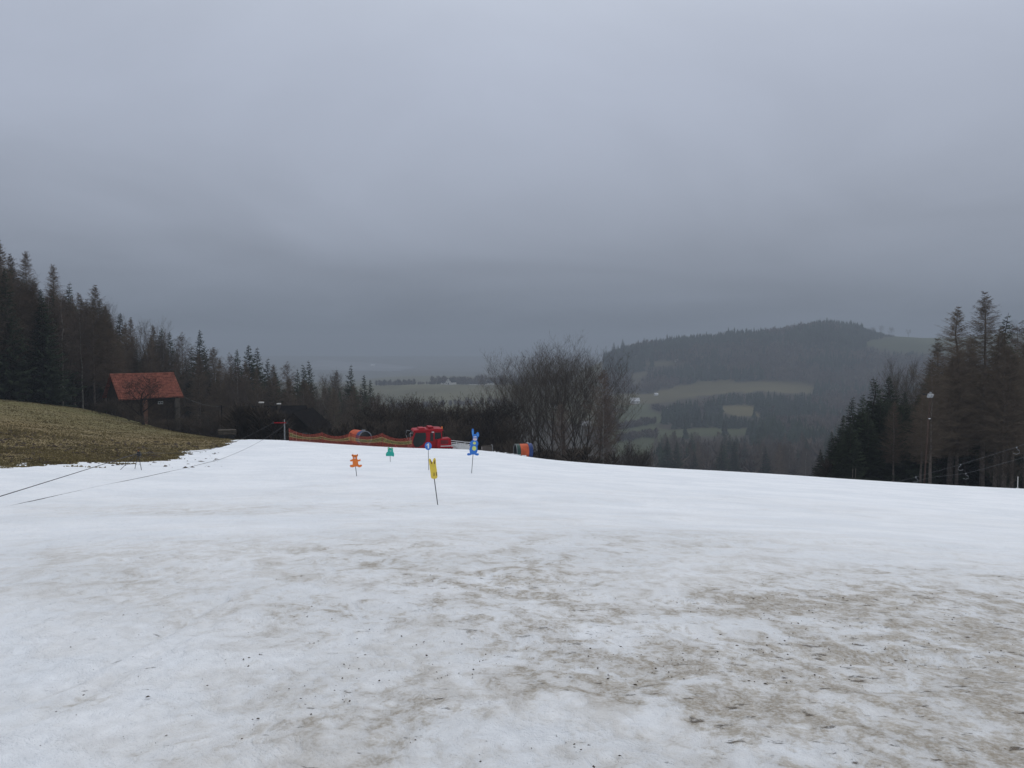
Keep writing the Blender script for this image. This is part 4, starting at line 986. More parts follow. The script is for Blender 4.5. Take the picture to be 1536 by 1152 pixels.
# log stack / low dark trailer left of the tow post
X0, Y0, Z0 = xyz(341, 658, 72)
e = empty('log_trailer', (X0, Y0, gz(X0, Y0) - .05), 'low dark trailer loaded with logs at the edge of the grass', 'trailer', None, .25)
G().box((0, 0, .42), (1.5, .8, .12)).obj('bed', M['black'], e)
rr = random.Random(2); g = G()
for i in range(4):
    for j in range(3): g.tube([(-.75, -.3 + i * .2, .57 + j * .16), (.72 + rr.uniform(-.06, .1), -.3 + i * .2, .57 + j * .16)], .09, 6, True)
g.obj('logs', M['wood'], e)
for s in (-.45, .45): G().tube([(s, -.46, .22), (s, -.36, .22)], .22, 14, True).obj('wheel', M['black'], e)
# far houses
def far_house(px, py_base, Y, rz, Lx, Wy, wh, rise, label, wall, roof, win=()):
    X, _, _ = xyz(px, 500, Y); return gable_house('far_house', (X, Y, gz(X, Y)), rz, Lx, Wy, wh, rise, label, wall, roof, .4, windows=win)
hA = far_house(676, 583, 985, math.radians(65), 13, 8.5, 3.2, 5.0, 'white gabled farmhouse standing alone on the pale field left of the bare clump', M['palewall'], M['dktile'], ((-1.3, 'gable', 4.8, 1.0, 1.2), (1.3, 'gable', 4.8, 1.0, 1.2), (0, 'gable', 1.3, 1.4, 2.2), (2.6, 'gable', 1.7, 1.0, 1.1)))
far_house(667, 583, 990, math.radians(5), 10, 5, 2.6, 1.6, 'long low white barn joined to the left of the gabled farmhouse', M['palewall'], M['dktile'], ((-2, 0, 1.4, 1.0, .9), (1.5, 0, 1.4, 1.0, .9)))
far_house(953, 602, 870, math.radians(4), 9.5, 7, 3.0, 3.2, 'white house with a pale sheet roof on the hillside meadow', M['palewall'], M['paleroof'], ((-2, 0, 1.6, 1.0, 1.0), (2, 0, 1.6, 1.0, 1.0)))
far_house(985, 592, 930, math.radians(12), 4.0, 3, 1.8, 1.4, 'tiny white hut above the hillside meadow', M['palewall'], M['paleroof'])
far_house(1009, 615, 780, math.radians(10), 8.0, 6, 2.6, 2.4, 'small grey-roofed barn on the hillside below the tan field', M['palewall'], M['dktile'], ((-1.6, 0, 1.3, .9, .9), (1.6, 0, 1.3, .9, .9)))
far_house(736, 573, 1040, math.radians(8), 9.0, 6, 3.0, 2.4, 'white house among far trees left of the bare clump', M['palewall'], M['dktile'], ((-2, 0, 1.6, 1.0, 1.0), (2, 0, 1.6, 1.0, 1.0)))
far_house(831, 608, 760, math.radians(20), 8.5, 6, 3.0, 2.6, 'pale house glimpsed through the stems of the bare clump', M['palewall'], M['dktile'])
far_house(879, 622, 650, math.radians(3), 8.0, 4, 2.0, 1.2, 'low white shed glimpsed through the right of the bare clump', M['palewall'], M['paleroof'])
far_house(1016, 535, 1120, math.radians(3), 7.0, 4, 2.2, 1.2, 'pale hut at the foot of the misty hilltop wood', M['paleroof'], M['paleroof'])
far_house(559, 546, 2650, math.radians(3), 14.0, 9, 5, 4, 'tiny white farmhouse beside the distant pale snowfield', M['palewall'], M['paleroof'])

# ------------------------------------------------------------------ snow groomer
X0 = (645 - 768) / F * 72; Y0 = 72
gr = empty('snow_groomer', (X0, Y0, xyz(645, 687, 72)[2]), 'red snow groomer with dark cab windows parked behind the crest', 'snow groomer', None, math.radians(180 + 14))
# local +x = forward; local +y faces the viewer after the turn
for s in (-1, 1):
    t = G(); prof = [(2.3, .55), (1.9, .08), (-1.9, .08), (-2.3, .5), (-1.9, .95), (1.9, .95)]
    t.prism(prof, s * 1.0, s * 1.75); tk = t.obj('track', M['black'], gr, bevel=.04)
    wv = G()
    for i in range(5): wv.tube([(-1.6 + i * .8, s * 1.72, .5), (-1.6 + i * .8, s * 1.80, .5)], .32, 14, True)
    wv.obj('track_wheels', M['steel'], tk)
    cl = G()
    for i in range(16): cl.box((-1.9 + i * .253, s * 1.37, .985), (.05, .8, .07))
    cl.obj('cleats', M['steel'], tk, kind='stuff')
G().prism([(2.0, .6), (2.05, 1.1), (-2.0, 1.1), (-2.0, .6)], -1.0, 1.0).obj('chassis', M['red'], gr, bevel=.04)
cab = G().prism([(1.5, 1.08), (1.82, 1.35), (1.9, 1.75), (1.62, 2.62), (-.95, 2.62), (-.98, 1.08)], -1.05, 1.05).obj('cab', M['red'], gr, bevel=.05)
for s in (-1, 1):
    y0, y1 = (1.035, 1.085) if s > 0 else (-1.085, -1.035)
    dr = G().prism([(1.62, 1.28), (1.76, 1.6), (1.72, 1.9), (1.50, 2.52), (.58, 2.52), (.52, 2.1), (.62, 1.72), (.85, 1.42), (1.2, 1.22), (1.5, 1.2)], y0, y1).obj('door_window', M['glass'], cab, bevel=.01)
    G().box((.62, s * 1.10, 1.75), (.18, .05, .05)).obj('door_handle', M['black'], cab)
    G().prism([(.16, 1.72), (.16, 2.46), (-.12, 2.46), (-.12, 1.72)], y0, y1).obj('dark_gap', M['black'], cab)  # black slab painted in for the dark gap behind the door pillar
    G().prism([(-.26, 1.86), (-.26, 2.50), (-.84, 2.50), (-.84, 1.98)], y0, y1).obj('rear_side_window', M['glass'], cab)
G().v
wsg = G(); wsg.v = [(1.93, -.9, 1.75), (1.93, .9, 1.75), (1.68, .9, 2.54), (1.68, -.9, 2.54), (1.90, -.9, 1.74), (1.90, .9, 1.74), (1.65, .9, 2.52), (1.65, -.9, 2.52)]
wsg.f = [(0, 1, 2, 3), (7, 6, 5, 4), (0, 4, 5, 1), (1, 5, 6, 2), (2, 6, 7, 3), (3, 7, 4, 0)]; wsg.obj('windscreen', M['glass'], cab)
rf = G().prism([(1.72, 2.62), (1.60, 2.76), (.9, 2.80), (-.5, 2.86), (-1.02, 2.82), (-1.05, 2.62)], -1.1, 1.1).obj('cab_roof', M['red'], gr, bevel=.04)
G().prism([(1.2, 2.79), (1.15, 2.92), (.7, 2.93), (.55, 2.83)], -.5, .9).obj('roof_hatch', M['red'], rf, bevel=.02)
G().prism([(.35, 2.83), (.3, 3.03), (-.15, 3.03), (-.2, 2.85)], -.4, .8).obj('air_intake', M['red'], rf, bevel=.02)
G().tube([(-.95, .9, 2.82), (-.95, .9, 3.02)], .07, 8, True).obj('beacon', M['orange'], rf)
lg = G()
for y in (.75, .35): lg.tube([(-.02 - (.75 - y) * .3, 1.07, 2.55), (-.02 - (.75 - y) * .3, 1.13, 2.55)], .05, 10, True)
lg.obj('work_lamps', M['white'], cab)
G().prism([(-.42, 1.05), (-.45, 1.88), (-.9, 1.95), (-1.55, 2.0), (-1.72, 1.9), (-1.75, 1.05)], .35, 1.42).obj('engine_hood', M['red'], gr, bevel=.05)
G().box((-1.35, 0, 1.3), (.8, 1.6, .6)).obj('engine_bay', M['black'], gr)
hg = G()
for i in range(5): hg.box((-1.1, 1.432, 1.5 + i * .07), (.7, .02, .03))
hg.obj('hood_grille', M['black'], gr)
G().box((-1.25, 1.44, 1.27), (1.0, .03, .05)).obj('hood_stripe', M['white'], gr)
for s in (-1, 1):
    m_ = G().tube([(1.75, s * 1.05, 2.5), (2.05, s * 1.32, 2.52), (2.12, s * 1.36, 2.1), (2.0, s * 1.2, 1.65)], .025, 5)
    mo = m_.obj('mirror_arm', M['steel'], gr)
    G().box((2.12, s * 1.42, 2.25), (.07, .2, .36)).obj('mirror', M['black'], mo)
G().tube([(1.72, 1.06, 2.60), (1.95, 1.06, 2.60), (1.98, 1.06, 1.8)], .02, 5).obj('grab_rail', M['steel'], gr)
bl = G().prism([(3.3, .1), (3.0, .5), (3.05, 1.1), (3.15, 1.1), (3.1, .5), (3.4, .1)], -2.1, 2.1).obj('blade', M['red'], gr, bevel=.02)
G().box((2.5, .5, .55), (1.2, .12, .16)).box((2.5, -.5, .55), (1.2, .12, .16)).obj('blade_arms', M['steel'], gr)
# rear tiller frame
tf = G()
for y in (-.9, .9):
    tf.tube([(-1.8, y, 1.52), (-2.7, y, 1.40), (-3.5, y, 1.28), (-4.2, y, 1.22)], .03, 5); tf.tube([(-1.8, y, .95), (-4.2, y, .90)], .03, 5)
    for x in (-1.85, -2.65, -3.45): tf.tube([(x, y, .92), (x, y, 1.52 - (-1.8 - x) * .15)], .025, 5)
tf.tube([(-1.85, -.9, 1.5), (-1.85, .9, 1.5)], .025, 5).tube([(-4.2, -.9, 1.2), (-4.2, .9, 1.2)], .025, 5)
tf.obj('tiller_frame', M['white'], gr)
G().prism([(-2.0, .80), (-2.4, 1.04), (-3.4, .98), (-4.0, .86), (-4.0, .72), (-2.0, .68)], -1.9, 1.9).obj('tiller_cover', M['steel'], gr, bevel=.03)
ml = G()
for i in range(22): ml.box((-4.05, -1.85 + i * .176, .60), (.1, .12, .35))
ml.obj('comb', M['black'], gr)
# dark roller with wire hoop beside the crest
X0, Y0, Z0 = xyz(730, 678, 61.5)
e = empty('snow_roller', (X0, Y0, Z0 - .12), 'dark ribbed drum with a thin wire hoop lying beside the groomer', 'drum', None, .25)
g = G()
for i in range(12):
    a = i * 6.283 / 12; g.box((0, math.cos(a) * .26, .34 + math.sin(a) * .26), (.78, .07, .07))
g.obj('ribs', M['wood'], e)
G().tube([(-.4, 0, .34), (.4, 0, .34)], .24, 12, True).obj('drum', M['drum'], e, smooth=True)
G().tube([(.42, .32 * math.cos(t), .36 + .36 * math.sin(t)) for t in np.linspace(-.6, 3.4, 14)], .02, 5).obj('hoop', M['steel'], e)

# ------------------------------------------------------------------ play tunnels
def ring(g, x0, x1, r, n=28, th=.05):
    b = len(g.v)
    for x, q in ((x0, r), (x1, r), (x1, r - th), (x0, r - th)):
        for i in range(n): a = 6.283185 * i / n; g.v.append((x, q * math.cos(a), r + q * math.sin(a)))
    for k in range(4):
        k2 = (k + 1) % 4
        for i in range(n): j = (i + 1) % n; g.f.append((b + k * n + i, b + k * n + j, b + k2 * n + j, b + k2 * n + i))
def tunnel(px, py_bot, Y, dia, rz, label, secs):
    X, _, Z = xyz(px, py_bot, Y); e = empty('play_tunnel', (X, Y, Z), label, 'play tunnel', 'play tunnels', rz)
    r = dia / 2
    for nm, mt, x0, x1, dr in secs:
        g = G(); ring(g, x0, x1, r + dr); o = g.obj(nm, mt, e, smooth=False); o.location.z = -dr
    g = G()
    for x in np.linspace(secs[0][2] + .15, secs[0][3] - .05, 4): ring(g, x, x + .03, r + .015)
    o = g.obj('corrugation', secs[0][1], e, kind='stuff'); o.location.z = -.015
    g = G(); ring(g, secs[0][2] + (0.0 if secs[1][2] > 0 else -.28), secs[-1][3] - .06, r - .052, th=.01); o = g.obj('inside_shade', M['black'], e); o.location.z = .052  # black inner sleeve added as painted shade inside the tunnel
    g = G().box((secs[-1][3] - .3, 0, 2 * r + .05), (.12, .3, .1)).obj('top_bracket', M['steel'], e)
    g = G().box((.2, r * .75, .03), (1.0, .12, .14)).box((.2, -r * .75, .03), (1.0, .12, .14)).obj('chock', M['dkwood'], e)
    return e
tunnel(540, 666.5, 66, 1.20, math.radians(-50), 'orange play tunnel with a navy end ring, standing behind the netting fence',
       [('orange_section', M['tubeorange'], -.95, .35, 0), ('blue_section', M['tubeblue'], .35, .88, .015), ('white_rim', M['palerope'], .88, .93, .03)])
tunnel(785.5, 687.5, 61, 1.16, math.radians(14), 'orange play tunnel between a dark green and a navy ring, standing below the bare clump',
       [('orange_section', M['tubeorange'], -.36, .30, .0), ('green_section', M['tubegreen'], -.66, -.36, .015), ('rim', M['palerope'], -.70, -.66, .02), ('blue_section', M['tubeblue'], .30, .62, .03)])

# ------------------------------------------------------------------ netting fence
posts = [(433.5, 643, 662), (483, 649, 665.5), (526, 649.5, 667.5), (573, 650, 670), (618, 655, 673)]
YF = 60.5
PW = []
for px_, tp_, bp_ in posts:
    X, _, zt = xyz(px_, tp_, YF); _, _, zb = xyz(px_, bp_, YF); PW.append((X, zt, min(zb, top(X, YF))))
fe = empty('netting_fence', (PW[0][0], YF, PW[0][2]), 'orange and olive snow netting sagging between five posts on the crest', 'fence')
def loc(p): return (p[0] - PW[0][0], p[1], p[2] - PW[0][2])
for X, zt, zb in PW: G().tube([loc((X + .04, .03, zb - .3)), loc((X, .03, zt + .03))], .035, 7, True).obj('post', M['postred'], fe)
for i in range(4):
    (xa, ta, ba), (xb, tb, bb) = PW[i], PW[i + 1]; n = 16
    def lines(s):
        sag = .33 * math.sin(math.pi * s) ** 1.0 * (1 - .12 * math.sin(math.pi * s))
        t = ta + (tb - ta) * s; b = ba + (bb - ba) * s
        tpz = t - sag; c1 = t - .30 - sag * .75; c2 = b + .30 - sag * .42 + .1 ; return tpz, max(c1, b + .25), max(min(c2, c1 - .1), b + .05), b - .02
    pan = None
    for nm, a, b_, mt, dy in (('top_band', 0, 1, M['netred'], 0), ('middle_band', 1, 2, M['netgreen'], 0), ('bottom_band', 2, 3, M['netred'], 0)):
        g = G()
        for k in range(n + 1):
            s = k / n; l = lines(s); X = xa + (xb - xa) * s; w_ = .03 * math.sin(s * 9 + i)
            g.v += [loc((X, w_, l[a])), loc((X, w_ + .01, l[b_]))]
        g.f = [(2 * k, 2 * k + 1, 2 * k + 3, 2 * k + 2) for k in range(n)]
        if pan is None: pan = g.obj('net_panel', mt, fe)
        else: g.obj(nm, mt, pan)
    for a in (1, 2):
        G().tube([loc((xa + (xb - xa) * k / 10, -.035, lines(k / 10)[a])) for k in range(11)], .014, 4).obj('cord', M['cord'], pan)
    G().tube([loc((xa + (xb - xa) * k / 10, -.035, lines(k / 10)[0])) for k in range(11)], .012, 4).obj('top_cord', M['postred'], pan)

# ------------------------------------------------------------------ marker boards on sticks
def circ(cx, cz, rx, rz=None, n=18, a0=0, a1=6.283185):
    rz = rz or rx; return [(cx + rx * math.cos(a0 + (a1 - a0) * i / n), cz + rz * math.sin(a0 + (a1 - a0) * i / n)) for i in range(n)]
def board(name, px_t, py_base, py_board, Y, lean, label, cat, parts, rz=0.0, pole_r=.013, ybase=None):
    """stick foot at (px, py_base); board's lower edge at (px2, py_board); local units metres from the board's lower centre"""
    pxf, pxb = px_t
    X, _, _ = xyz(pxf, py_base, Y); zf = top(X, Y); s = Y / F
    e = empty(name, (X, Y, zf), label, cat, None, 0)
    dx = (pxb - pxf) * s; dz = xyz(pxb, py_board, Y)[2] - zf
    G().tube([(-.05 * dx, 0, -.12), (dx, 0, dz), (dx + dx / max(dz, .1) * .3, .0, dz + .3)], pole_r, 7, True).obj('stick', M['rope'], e)
    body = None
    for nm, outline, mt, y0, y1 in parts:
        g = G(); g.prism(outline, y0, y1)
        o = g.obj(nm, mt, e if body is None else body)
        if body is None:
            body = o; o.location = (dx, -.02, dz); o.rotation_euler = (0, lean, rz)
    return e
# orange bear (at 31 m): 1 px = 0.0267 m
k = .0267
def sc(pts, s, ox=0, oz=0): return [((x + ox) * s, (z + oz) * s) for x, z in pts]
# px units from the board's bottom centre
bear = [(-1, 0), (-3.5, -1), (-7, -1), (-8.6, .6), (-8, 2.4), (-5, 3), (-4, 3.6), (-4.6, 6), (-4.6, 8.5), (-6.5, 7.6), (-8.4, 8.3), (-8.2, 10), (-5.6, 11), (-4.2, 12), (-4.6, 14), (-5.2, 15.5), (-6.4, 16.6), (-6.2, 18.4), (-4.4, 18.8), (-3, 18.0), (-.5, 18.4), (1, 18.1), (2.2, 19.3), (3.4, 19), (3.3, 17.2), (2.4, 15.6), (2.0, 13.4), (2.6, 11.2), (4.2, 10.8), (6.5, 11.6), (7.7, 10.8), (7.2, 9.3), (5.2, 8.4), (3.6, 8.2), (3.9, 5.5), (4.4, 3.6), (6.2, 2.8), (8.4, 3.8), (9.8, 3), (9.6, 1.2), (7.4, -.4), (5, -.6), (2.6, .6), (1, .4)]
board('bear_sign', (535.5, 533.5), 717, 700, 31, 0.04, 'orange bear cut-out on a dark stick, leftmost of the marker boards', 'sign',
      [('bear_board', sc(bear, k), M['orange'], -.012, .012), ('muzzle', sc(circ(-1.3, 13.4, 1.6, 1.2), k), M['pink'], -.018, -.0125), ('ear', sc(circ(-4.9, 17.3, .8), k), M['brown'], -.018, -.0125), ('ear', sc(circ(2.3, 17.9, .7), k), M['brown'], -.018, -.0125),
       ('eye', sc(circ(-2.8, 15.4, .45), k), M['black'], -.018, -.0125), ('eye', sc(circ(.2, 15.5, .45), k), M['black'], -.018, -.0125), ('nose', sc(circ(-1.2, 13.8, .5, .35), k), M['black'], -.022, -.0185)])
k = .0371
frog = [(-1, 0), (-3, .4), (-5.2, .0), (-6.4, 1.2), (-6.3, 3.4), (-5.3, 5.6), (-4.2, 6.6), (-3.2, 7.2), (-3.6, 9), (-3.2, 10.5), (-3.6, 12.2), (-2.8, 13.6), (-1.4, 13.7), (-.6, 12.6), (1.4, 12.4), (2.4, 13.2), (4, 13), (4.8, 11.8), (4.4, 10.2), (4.7, 8.8), (4.4, 7), (5.4, 6), (6.1, 4), (6.2, 1), (5.4, -.5), (4.2, -.4), (3, .3), (1, .3)]
board('frog_sign', (585.5, 585.3), 697, 684.2, 43, 0, 'teal frog cut-out on a thin stick below the netting fence', 'sign',
      [('frog_board', sc(frog, k), M['teal'], -.012, .012), ('mouth', sc(circ(.7, 8.0, 1.6, .35), k), M['white'], -.018, -.0125), ('eye', sc(circ(-2.3, 12.0, .7), k), M['lime'], -.018, -.0125), ('eye', sc(circ(3.2, 11.6, .7), k), M['lime'], -.018, -.0125)])
# round number board
k = .031
one = [(-.6, -3.1), (1.1, -3.1), (1.1, 3.7), (.2, 3.7), (-2.3, 1.7), (-2.0, .6), (-.6, 1.3)]
e1 = board('number_sign', (643.0, 642.6), 705, 674.6, 36, 0, 'round blue board with a white number 1 on a grey stick', 'sign',
      [('disc', sc(circ(0, 5.6, 5.2, 5.9, 30), k), M['blue'], -.012, .012), ('number', sc(one, k * 1.15, 0, 4.9), M['white'], -.018, -.0125)], pole_r=.012)
k = .01724
yel = [(-2, 0), (-4.2, .8), (-5.0, 3), (-5.6, 8), (-6.6, 14), (-7.2, 19), (-8.2, 25), (-8.6, 29), (-7.6, 30.6), (-6, 30.3), (-5.2, 28.4), (-4.0, 25.6), (-2.8, 25.2), (-2.4, 27.5), (-1.6, 30.4), (-.2, 31.6), (1.4, 31.0), (2.0, 28), (2.2, 24), (2.6, 20), (3.6, 14), (4.4, 8), (5.0, 4), (4.2, 1.2), (2, .1)]
board('yellow_animal_sign', (657.2, 651.6), 760.5, 718.0, 20, 0.02, 'tall yellow long-eared animal cut-out on a leaning stick, nearest marker board', 'sign',
      [('animal_board', sc(yel, k), M['yellow'], -.012, .012),
       ('ear_patch', sc([(-4.6, 22.5), (-3.4, 22.4), (-4.3, 27.2), (-6.3, 28.4)], k), M['brown'], -.018, -.0125), ('ear_patch', sc([(-.6, 23.2), (1.0, 22.6), (.9, 28), (.1, 28.2)], k), M['brown'], -.018, -.0125),
       ('leg_patch', sc([(-.9, 4.6), (.5, 4.8), (.2, 9.4), (-.7, 9.6)], k), M['brown'], -.018, -.0125), ('leg_patch', sc([(2.9, 5.0), (4.2, 5.2), (3.8, 10.6), (2.9, 10.4)], k), M['brown'], -.018, -.0125)], pole_r=.012)
k = .0293
rab = [(0, .4), (-2, .2), (-4, -.8), (-7.5, -1.2), (-9, 0), (-8.6, 1.8), (-6.6, 2.6), (-4.6, 2.2), (-5, 4.5), (-5.4, 7.5), (-4.8, 10.5), (-3.6, 13.4), (-4.4, 14), (-4.8, 16), (-4.2, 18.6), (-2.8, 20.8), (-1.2, 21.4), (-.2, 22.6), (-.3, 25), (-.6, 28), (-1.4, 31), (-2.0, 35), (-1.6, 38.6), (-.4, 39.7), (1.0, 38.6), (1.6, 35), (1.6, 31.6), (2.8, 31.2), (4.6, 31.4), (5.6, 33.2), (7.0, 34.4), (8.6, 33.6), (9.2, 31), (8.9, 27.6), (8.0, 26.6), (7.0, 27.6), (7.2, 25), (6.6, 22.6), (5.6, 21.2), (7.2, 20.2), (8.0, 18), (7.9, 15), (6.6, 13.4), (6.8, 10.6), (7.0, 6.6), (6.2, 3.8), (5.2, 2.0), (7.6, 2.4), (8.8, 1.4), (8.6, -.6), (7.2, -1.2), (4.4, -1.0), (2.4, .2)]
board('rabbit_sign', (707.2, 709.6), 703, 682.0, 34, 0.0, 'large blue rabbit cut-out with a yellow belly on a dark stick', 'sign',
      [('rabbit_board', sc(rab, k), M['blue'], -.014, .014), ('inner_ear', sc([(-.8, 29.5), (.4, 30), (.6, 36), (-.2, 38), (-1.1, 35)], k), M['sky'], -.020, -.0145), ('inner_ear', sc([(6.6, 28.4), (7.8, 29), (8.0, 32.0), (7.0, 33), (6.1, 31)], k), M['sky'], -.020, -.0145),
       ('face_patch', sc(circ(3.1, 23.4, 3.0, 1.9), k), M['pink'], -.020, -.0145), ('eye', sc(circ(1.9, 27.0, .9, 1.2), k), M['white'], -.020, -.0145), ('eye', sc(circ(4.3, 27.2, .9, 1.2), k), M['white'], -.020, -.0145),
       ('pupil', sc(circ(2.0, 26.7, .35), k), M['black'], -.024, -.0205), ('pupil', sc(circ(4.1, 26.9, .35), k), M['black'], -.024, -.0205), ('nose', sc(circ(3.1, 24.3, .6, .4), k), M['brown'], -.024, -.0205),
       ('flower', sc(circ(2.3, 17.6, 2.3, 2.2, 10), k), M['lime'], -.020, -.0145), ('belly', sc(circ(1.8, 9.8, 3.1, 3.5), k), M['lime'], -.020, -.0145)])

# ------------------------------------------------------------------ baby-lift: tripod, post and ropes
X0, Y0 = hit(205, 705)[:2]; Y0 = 32.5; X0 = (205 - 768) / F * Y0; s = Y0 / F
e = empty('rope_tripod', (X0, Y0, top(X0, Y0)), 'small three-legged stand carrying the tow rope at the snow edge', 'rope stand')
Tz = .72
for dx, dy in ((-.78, -.25), (-.36, .35), (.16, -.10)): G().tube([(dx, dy, -.06), (-.02, 0, Tz)], .012, 6, True).obj('leg', M['rope'], e)
G().box((0, 0, Tz - .02), (.12, .08, .16)).obj('head', M['black'], e)
G().tube([(.04, -.06, Tz - .08), (.04, .06, Tz - .08)], .06, 12, True).obj('pulley', M['black'], e)
G().tube([(0, 0, Tz), (-.02, 0, Tz + .12)], .01, 6, True).obj('spike', M['tubeorange'], e)
XT, YT, ZT = X0, Y0, top(X0, Y0) + Tz
YP = 63.0; XP = (425.5 - 768) / F * YP; zb = top(XP, YP)
ztop = xyz(425, 634, YP)[2]
e = empty('tow_post', (XP, YP, zb - .1), 'grey lift post with a red crossbar at the top of the rope tow', 'post')
hP = ztop - zb + .1
G().box((0, 0, hP / 2 - .2), (.08, .08, hP + .4)).obj('post', M['palerope'], e)
G().box((-.33, -.07, hP), (1.22, .05, .06)).obj('crossbar', M['red'], e)
G().tube([(0, 0, hP), (0, 0, hP + .26)], .035, 8, True).obj('finial', M['steel'], e)
for x in (-.92, .26): G().tube([(x, -.13, hP), (x, -.09, hP)], .09, 12, True).obj('pulley', M['black'], e)
def rope(name, pts, r, mt, label):
    b = pts[0]; g = G().tube([tuple(p[i] - b[i] for i in range(3)) for p in pts], r, 5); o = g.obj(name, mt, None, label=label, cat='rope'); o.location = b
    return o
def lerp(a, b, t): return tuple(a[i] + (b[i] - a[i]) * t for i in range(3))
def sagline(a, b, n, sag): return [tuple(q - (sag * 4 * t * (1 - t) if i == 2 else 0) for i, q in enumerate(lerp(a, b, t))) for t in [k / n for k in range(n + 1)]]
aL = (XP - .92, YP - .13, ztop)
def onsnow(px, py, dz=.03):
    x, y, z = hit(px, py, 6, 80); return (x, y, z + dz)
left_end = xyz(0, 743, 15.0); far_left = tuple(left_end[i] + (left_end[i] - (XT, YT, ZT)[i]) * .8 for i in range(3))
p1 = sagline(aL, onsnow(340, 668), 10, .1); p2 = [onsnow(340, 668), onsnow(322, 672.5), onsnow(305, 677), onsnow(270, 681, .05)]
rope('tow_rope', p1 + p2[1:] + [(XT, YT, ZT)] + sagline((XT, YT, ZT), far_left, 12, .02)[1:], .010, M['rope'], 'dark tow rope running from the post over the tripod to the left edge')
bR = (XP + .26, YP - .13, ztop)
p3 = sagline(bR, onsnow(330, 690), 12, .25)
rope('tow_rope', p3 + [onsnow(300, 697, .012), onsnow(275, 703, .0), onsnow(250, 708.5, .01), onsnow(225, 714, .008), onsnow(200, 719, .003), onsnow(155, 728, .002), onsnow(127, 734, -.002), onsnow(100, 740, .0), onsnow(40, 753, -.003), onsnow(0, 762, -.003), onsnow(-90, 782, -.005)], .008, M['rope'], 'second tow rope dropping from the post and lying on the snow')

# ------------------------------------------------------------------ right side: floodlight pole, cables, marker
YL = 72.0; XL = (1390.5 - 768) / F * YL; zb = gz(XL, YL)
e = empty('floodlight_pole', (XL, YL, zb), 'thin brown wooden pole with grey floodlights at the right wood', 'lamp post')
Tp = xyz(1395.5, 592, YL); dx = Tp[0] - XL; hz = Tp[2] - zb
G().tube([(0, 0, -.5), (dx * .5, 0, hz * .5), (dx, 0, hz + .1)], [.09, .075, .06], 8, True).obj('pole', M['poleb'], e)
G().tube([(dx - .6, 0, hz + .05), (dx + .25, 0, hz + .05)], .03, 6, True).obj('crossarm', M['black'], e)
for x, m_ in ((-.16, M['drumgrey']), (.08, M['steel'])):
    o = G().prism([(-.13, -.22), (.10, -.18), (.14, .12), (-.12, .15)], -.11, .11).obj('floodlight', m_, e, bevel=.02); o.location = (dx + x, -.1, hz - .06); o.rotation_euler = (.35, 0, .2)
G().box((dx - .58, 0, hz + .04), (.16, .12, .12)).obj('sensor', M['black'], e)
G().tube([(dx, 0, hz + .1), (dx + .02, 0, hz + .26)], .09, 8, True).obj('lamp_cap', M['steel'], e)
G().box((dx * .83, -.08, hz * .735), (.17, .05, .06)).obj('junction_plate', M['white'], e)
def cable(pts, Y, label):
    P = [xyz(a, b, y) for a, b, y in pts]; return rope('lift_cable', P, .006, M['palerope'], label)
cable([(1330, 727, 66), (1376, 715, 62), (1433, 699, 58), (1485, 683, 54), (1524, 671, 51), (1536, 666.5, 50), (1600, 640, 46)], 0, 'upper thin lift cable crossing the right wood')
cable([(1350, 729, 66), (1394, 716.5, 63), (1449, 710, 60), (1485, 700.6, 57), (1536, 686, 54), (1600, 664, 50)], 0, 'lower thin lift cable crossing the right wood')
def hanger(px_, py_, Y, hw_, label, flip=1):
    X, Y, Z = xyz(px_, py_, Y)
    pts = [(0, 0, 0), (-.03 * flip, 0, -.1), (.18 * flip * hw_, 0, -.22), (.20 * flip * hw_, 0, -.38), (-.02 * flip, 0, -.46), (-.22 * flip * hw_, 0, -.40)]
    e = empty('tow_hanger', (X, Y, Z), label, 'tow handle', 'tow handles on the lift cables')
    G().tube(pts, .010, 5, True).obj('handle', M['steel'], e); G().box((0, 0, 0), (.06, .05, .05)).obj('clamp', M['steel'], e)
hanger(1441, 696.8, 57.5, -.9, 'pale curled tow handle on the upper cable, left of the pale larch stem')
hanger(1449, 710, 60, 1.0, 'pale curled tow handle on the lower cable')
hanger(1525, 671, 51, -1.0, 'pale bent tow handle on the upper cable near the right edge', -1)
hanger(1374, 715.5, 62, .8, 'faint tow handle on the upper cable, left of the floodlight pole')
X0, Y0, Z0 = xyz(1526.5, 730, 60)
e = empty('marker_peg', (X0, Y0, top(X0, Y0) - .1), 'short white peg in front of the olive bush', 'peg')
hh = xyz(1526, 716, 60)[2] - Z0 + .3
G().tube([(0, 0, 0), (0, 0, max(.5, hh))], .025, 6, True).obj('peg', M['palewall'], e); G().box((0, 0, .12), (.22, .06, .05)).obj('foot', M['palewall'], e)
# thin stakes by the left end of the right wood
for px_, tp_ in ((1278.5, 703), (1283, 702)):
    X0, Y0, Z0 = xyz(px_, 720, 60); zz = top(X0, Y0)
    G_ = G().tube([(0, 0, -.2), (.02, 0, xyz(px_, tp_, 60)[2] - zz)], .022, 6, True).obj('stake', M['wood'], None, label='thin reddish stake at the snow edge, left one of a close pair' if px_ < 1280 else 'thin reddish stake at the snow edge, right one of a close pair', cat='stake')
    G_.location = (X0, Y0, zz)
# thin bare stake right of the birch
X0, Y0, Z0 = xyz(916.5, 698, 62); zz = gz(X0, Y0)
g = G().tube([(0, 0, -.2), (0, 0, xyz(916.5, 672, 62)[2] - zz)], .02, 6, True).obj('stake', M['wood'], None, label='thin grey stake beyond the crest below the birch', cat='stake'); g.location = (X0, Y0, zz)
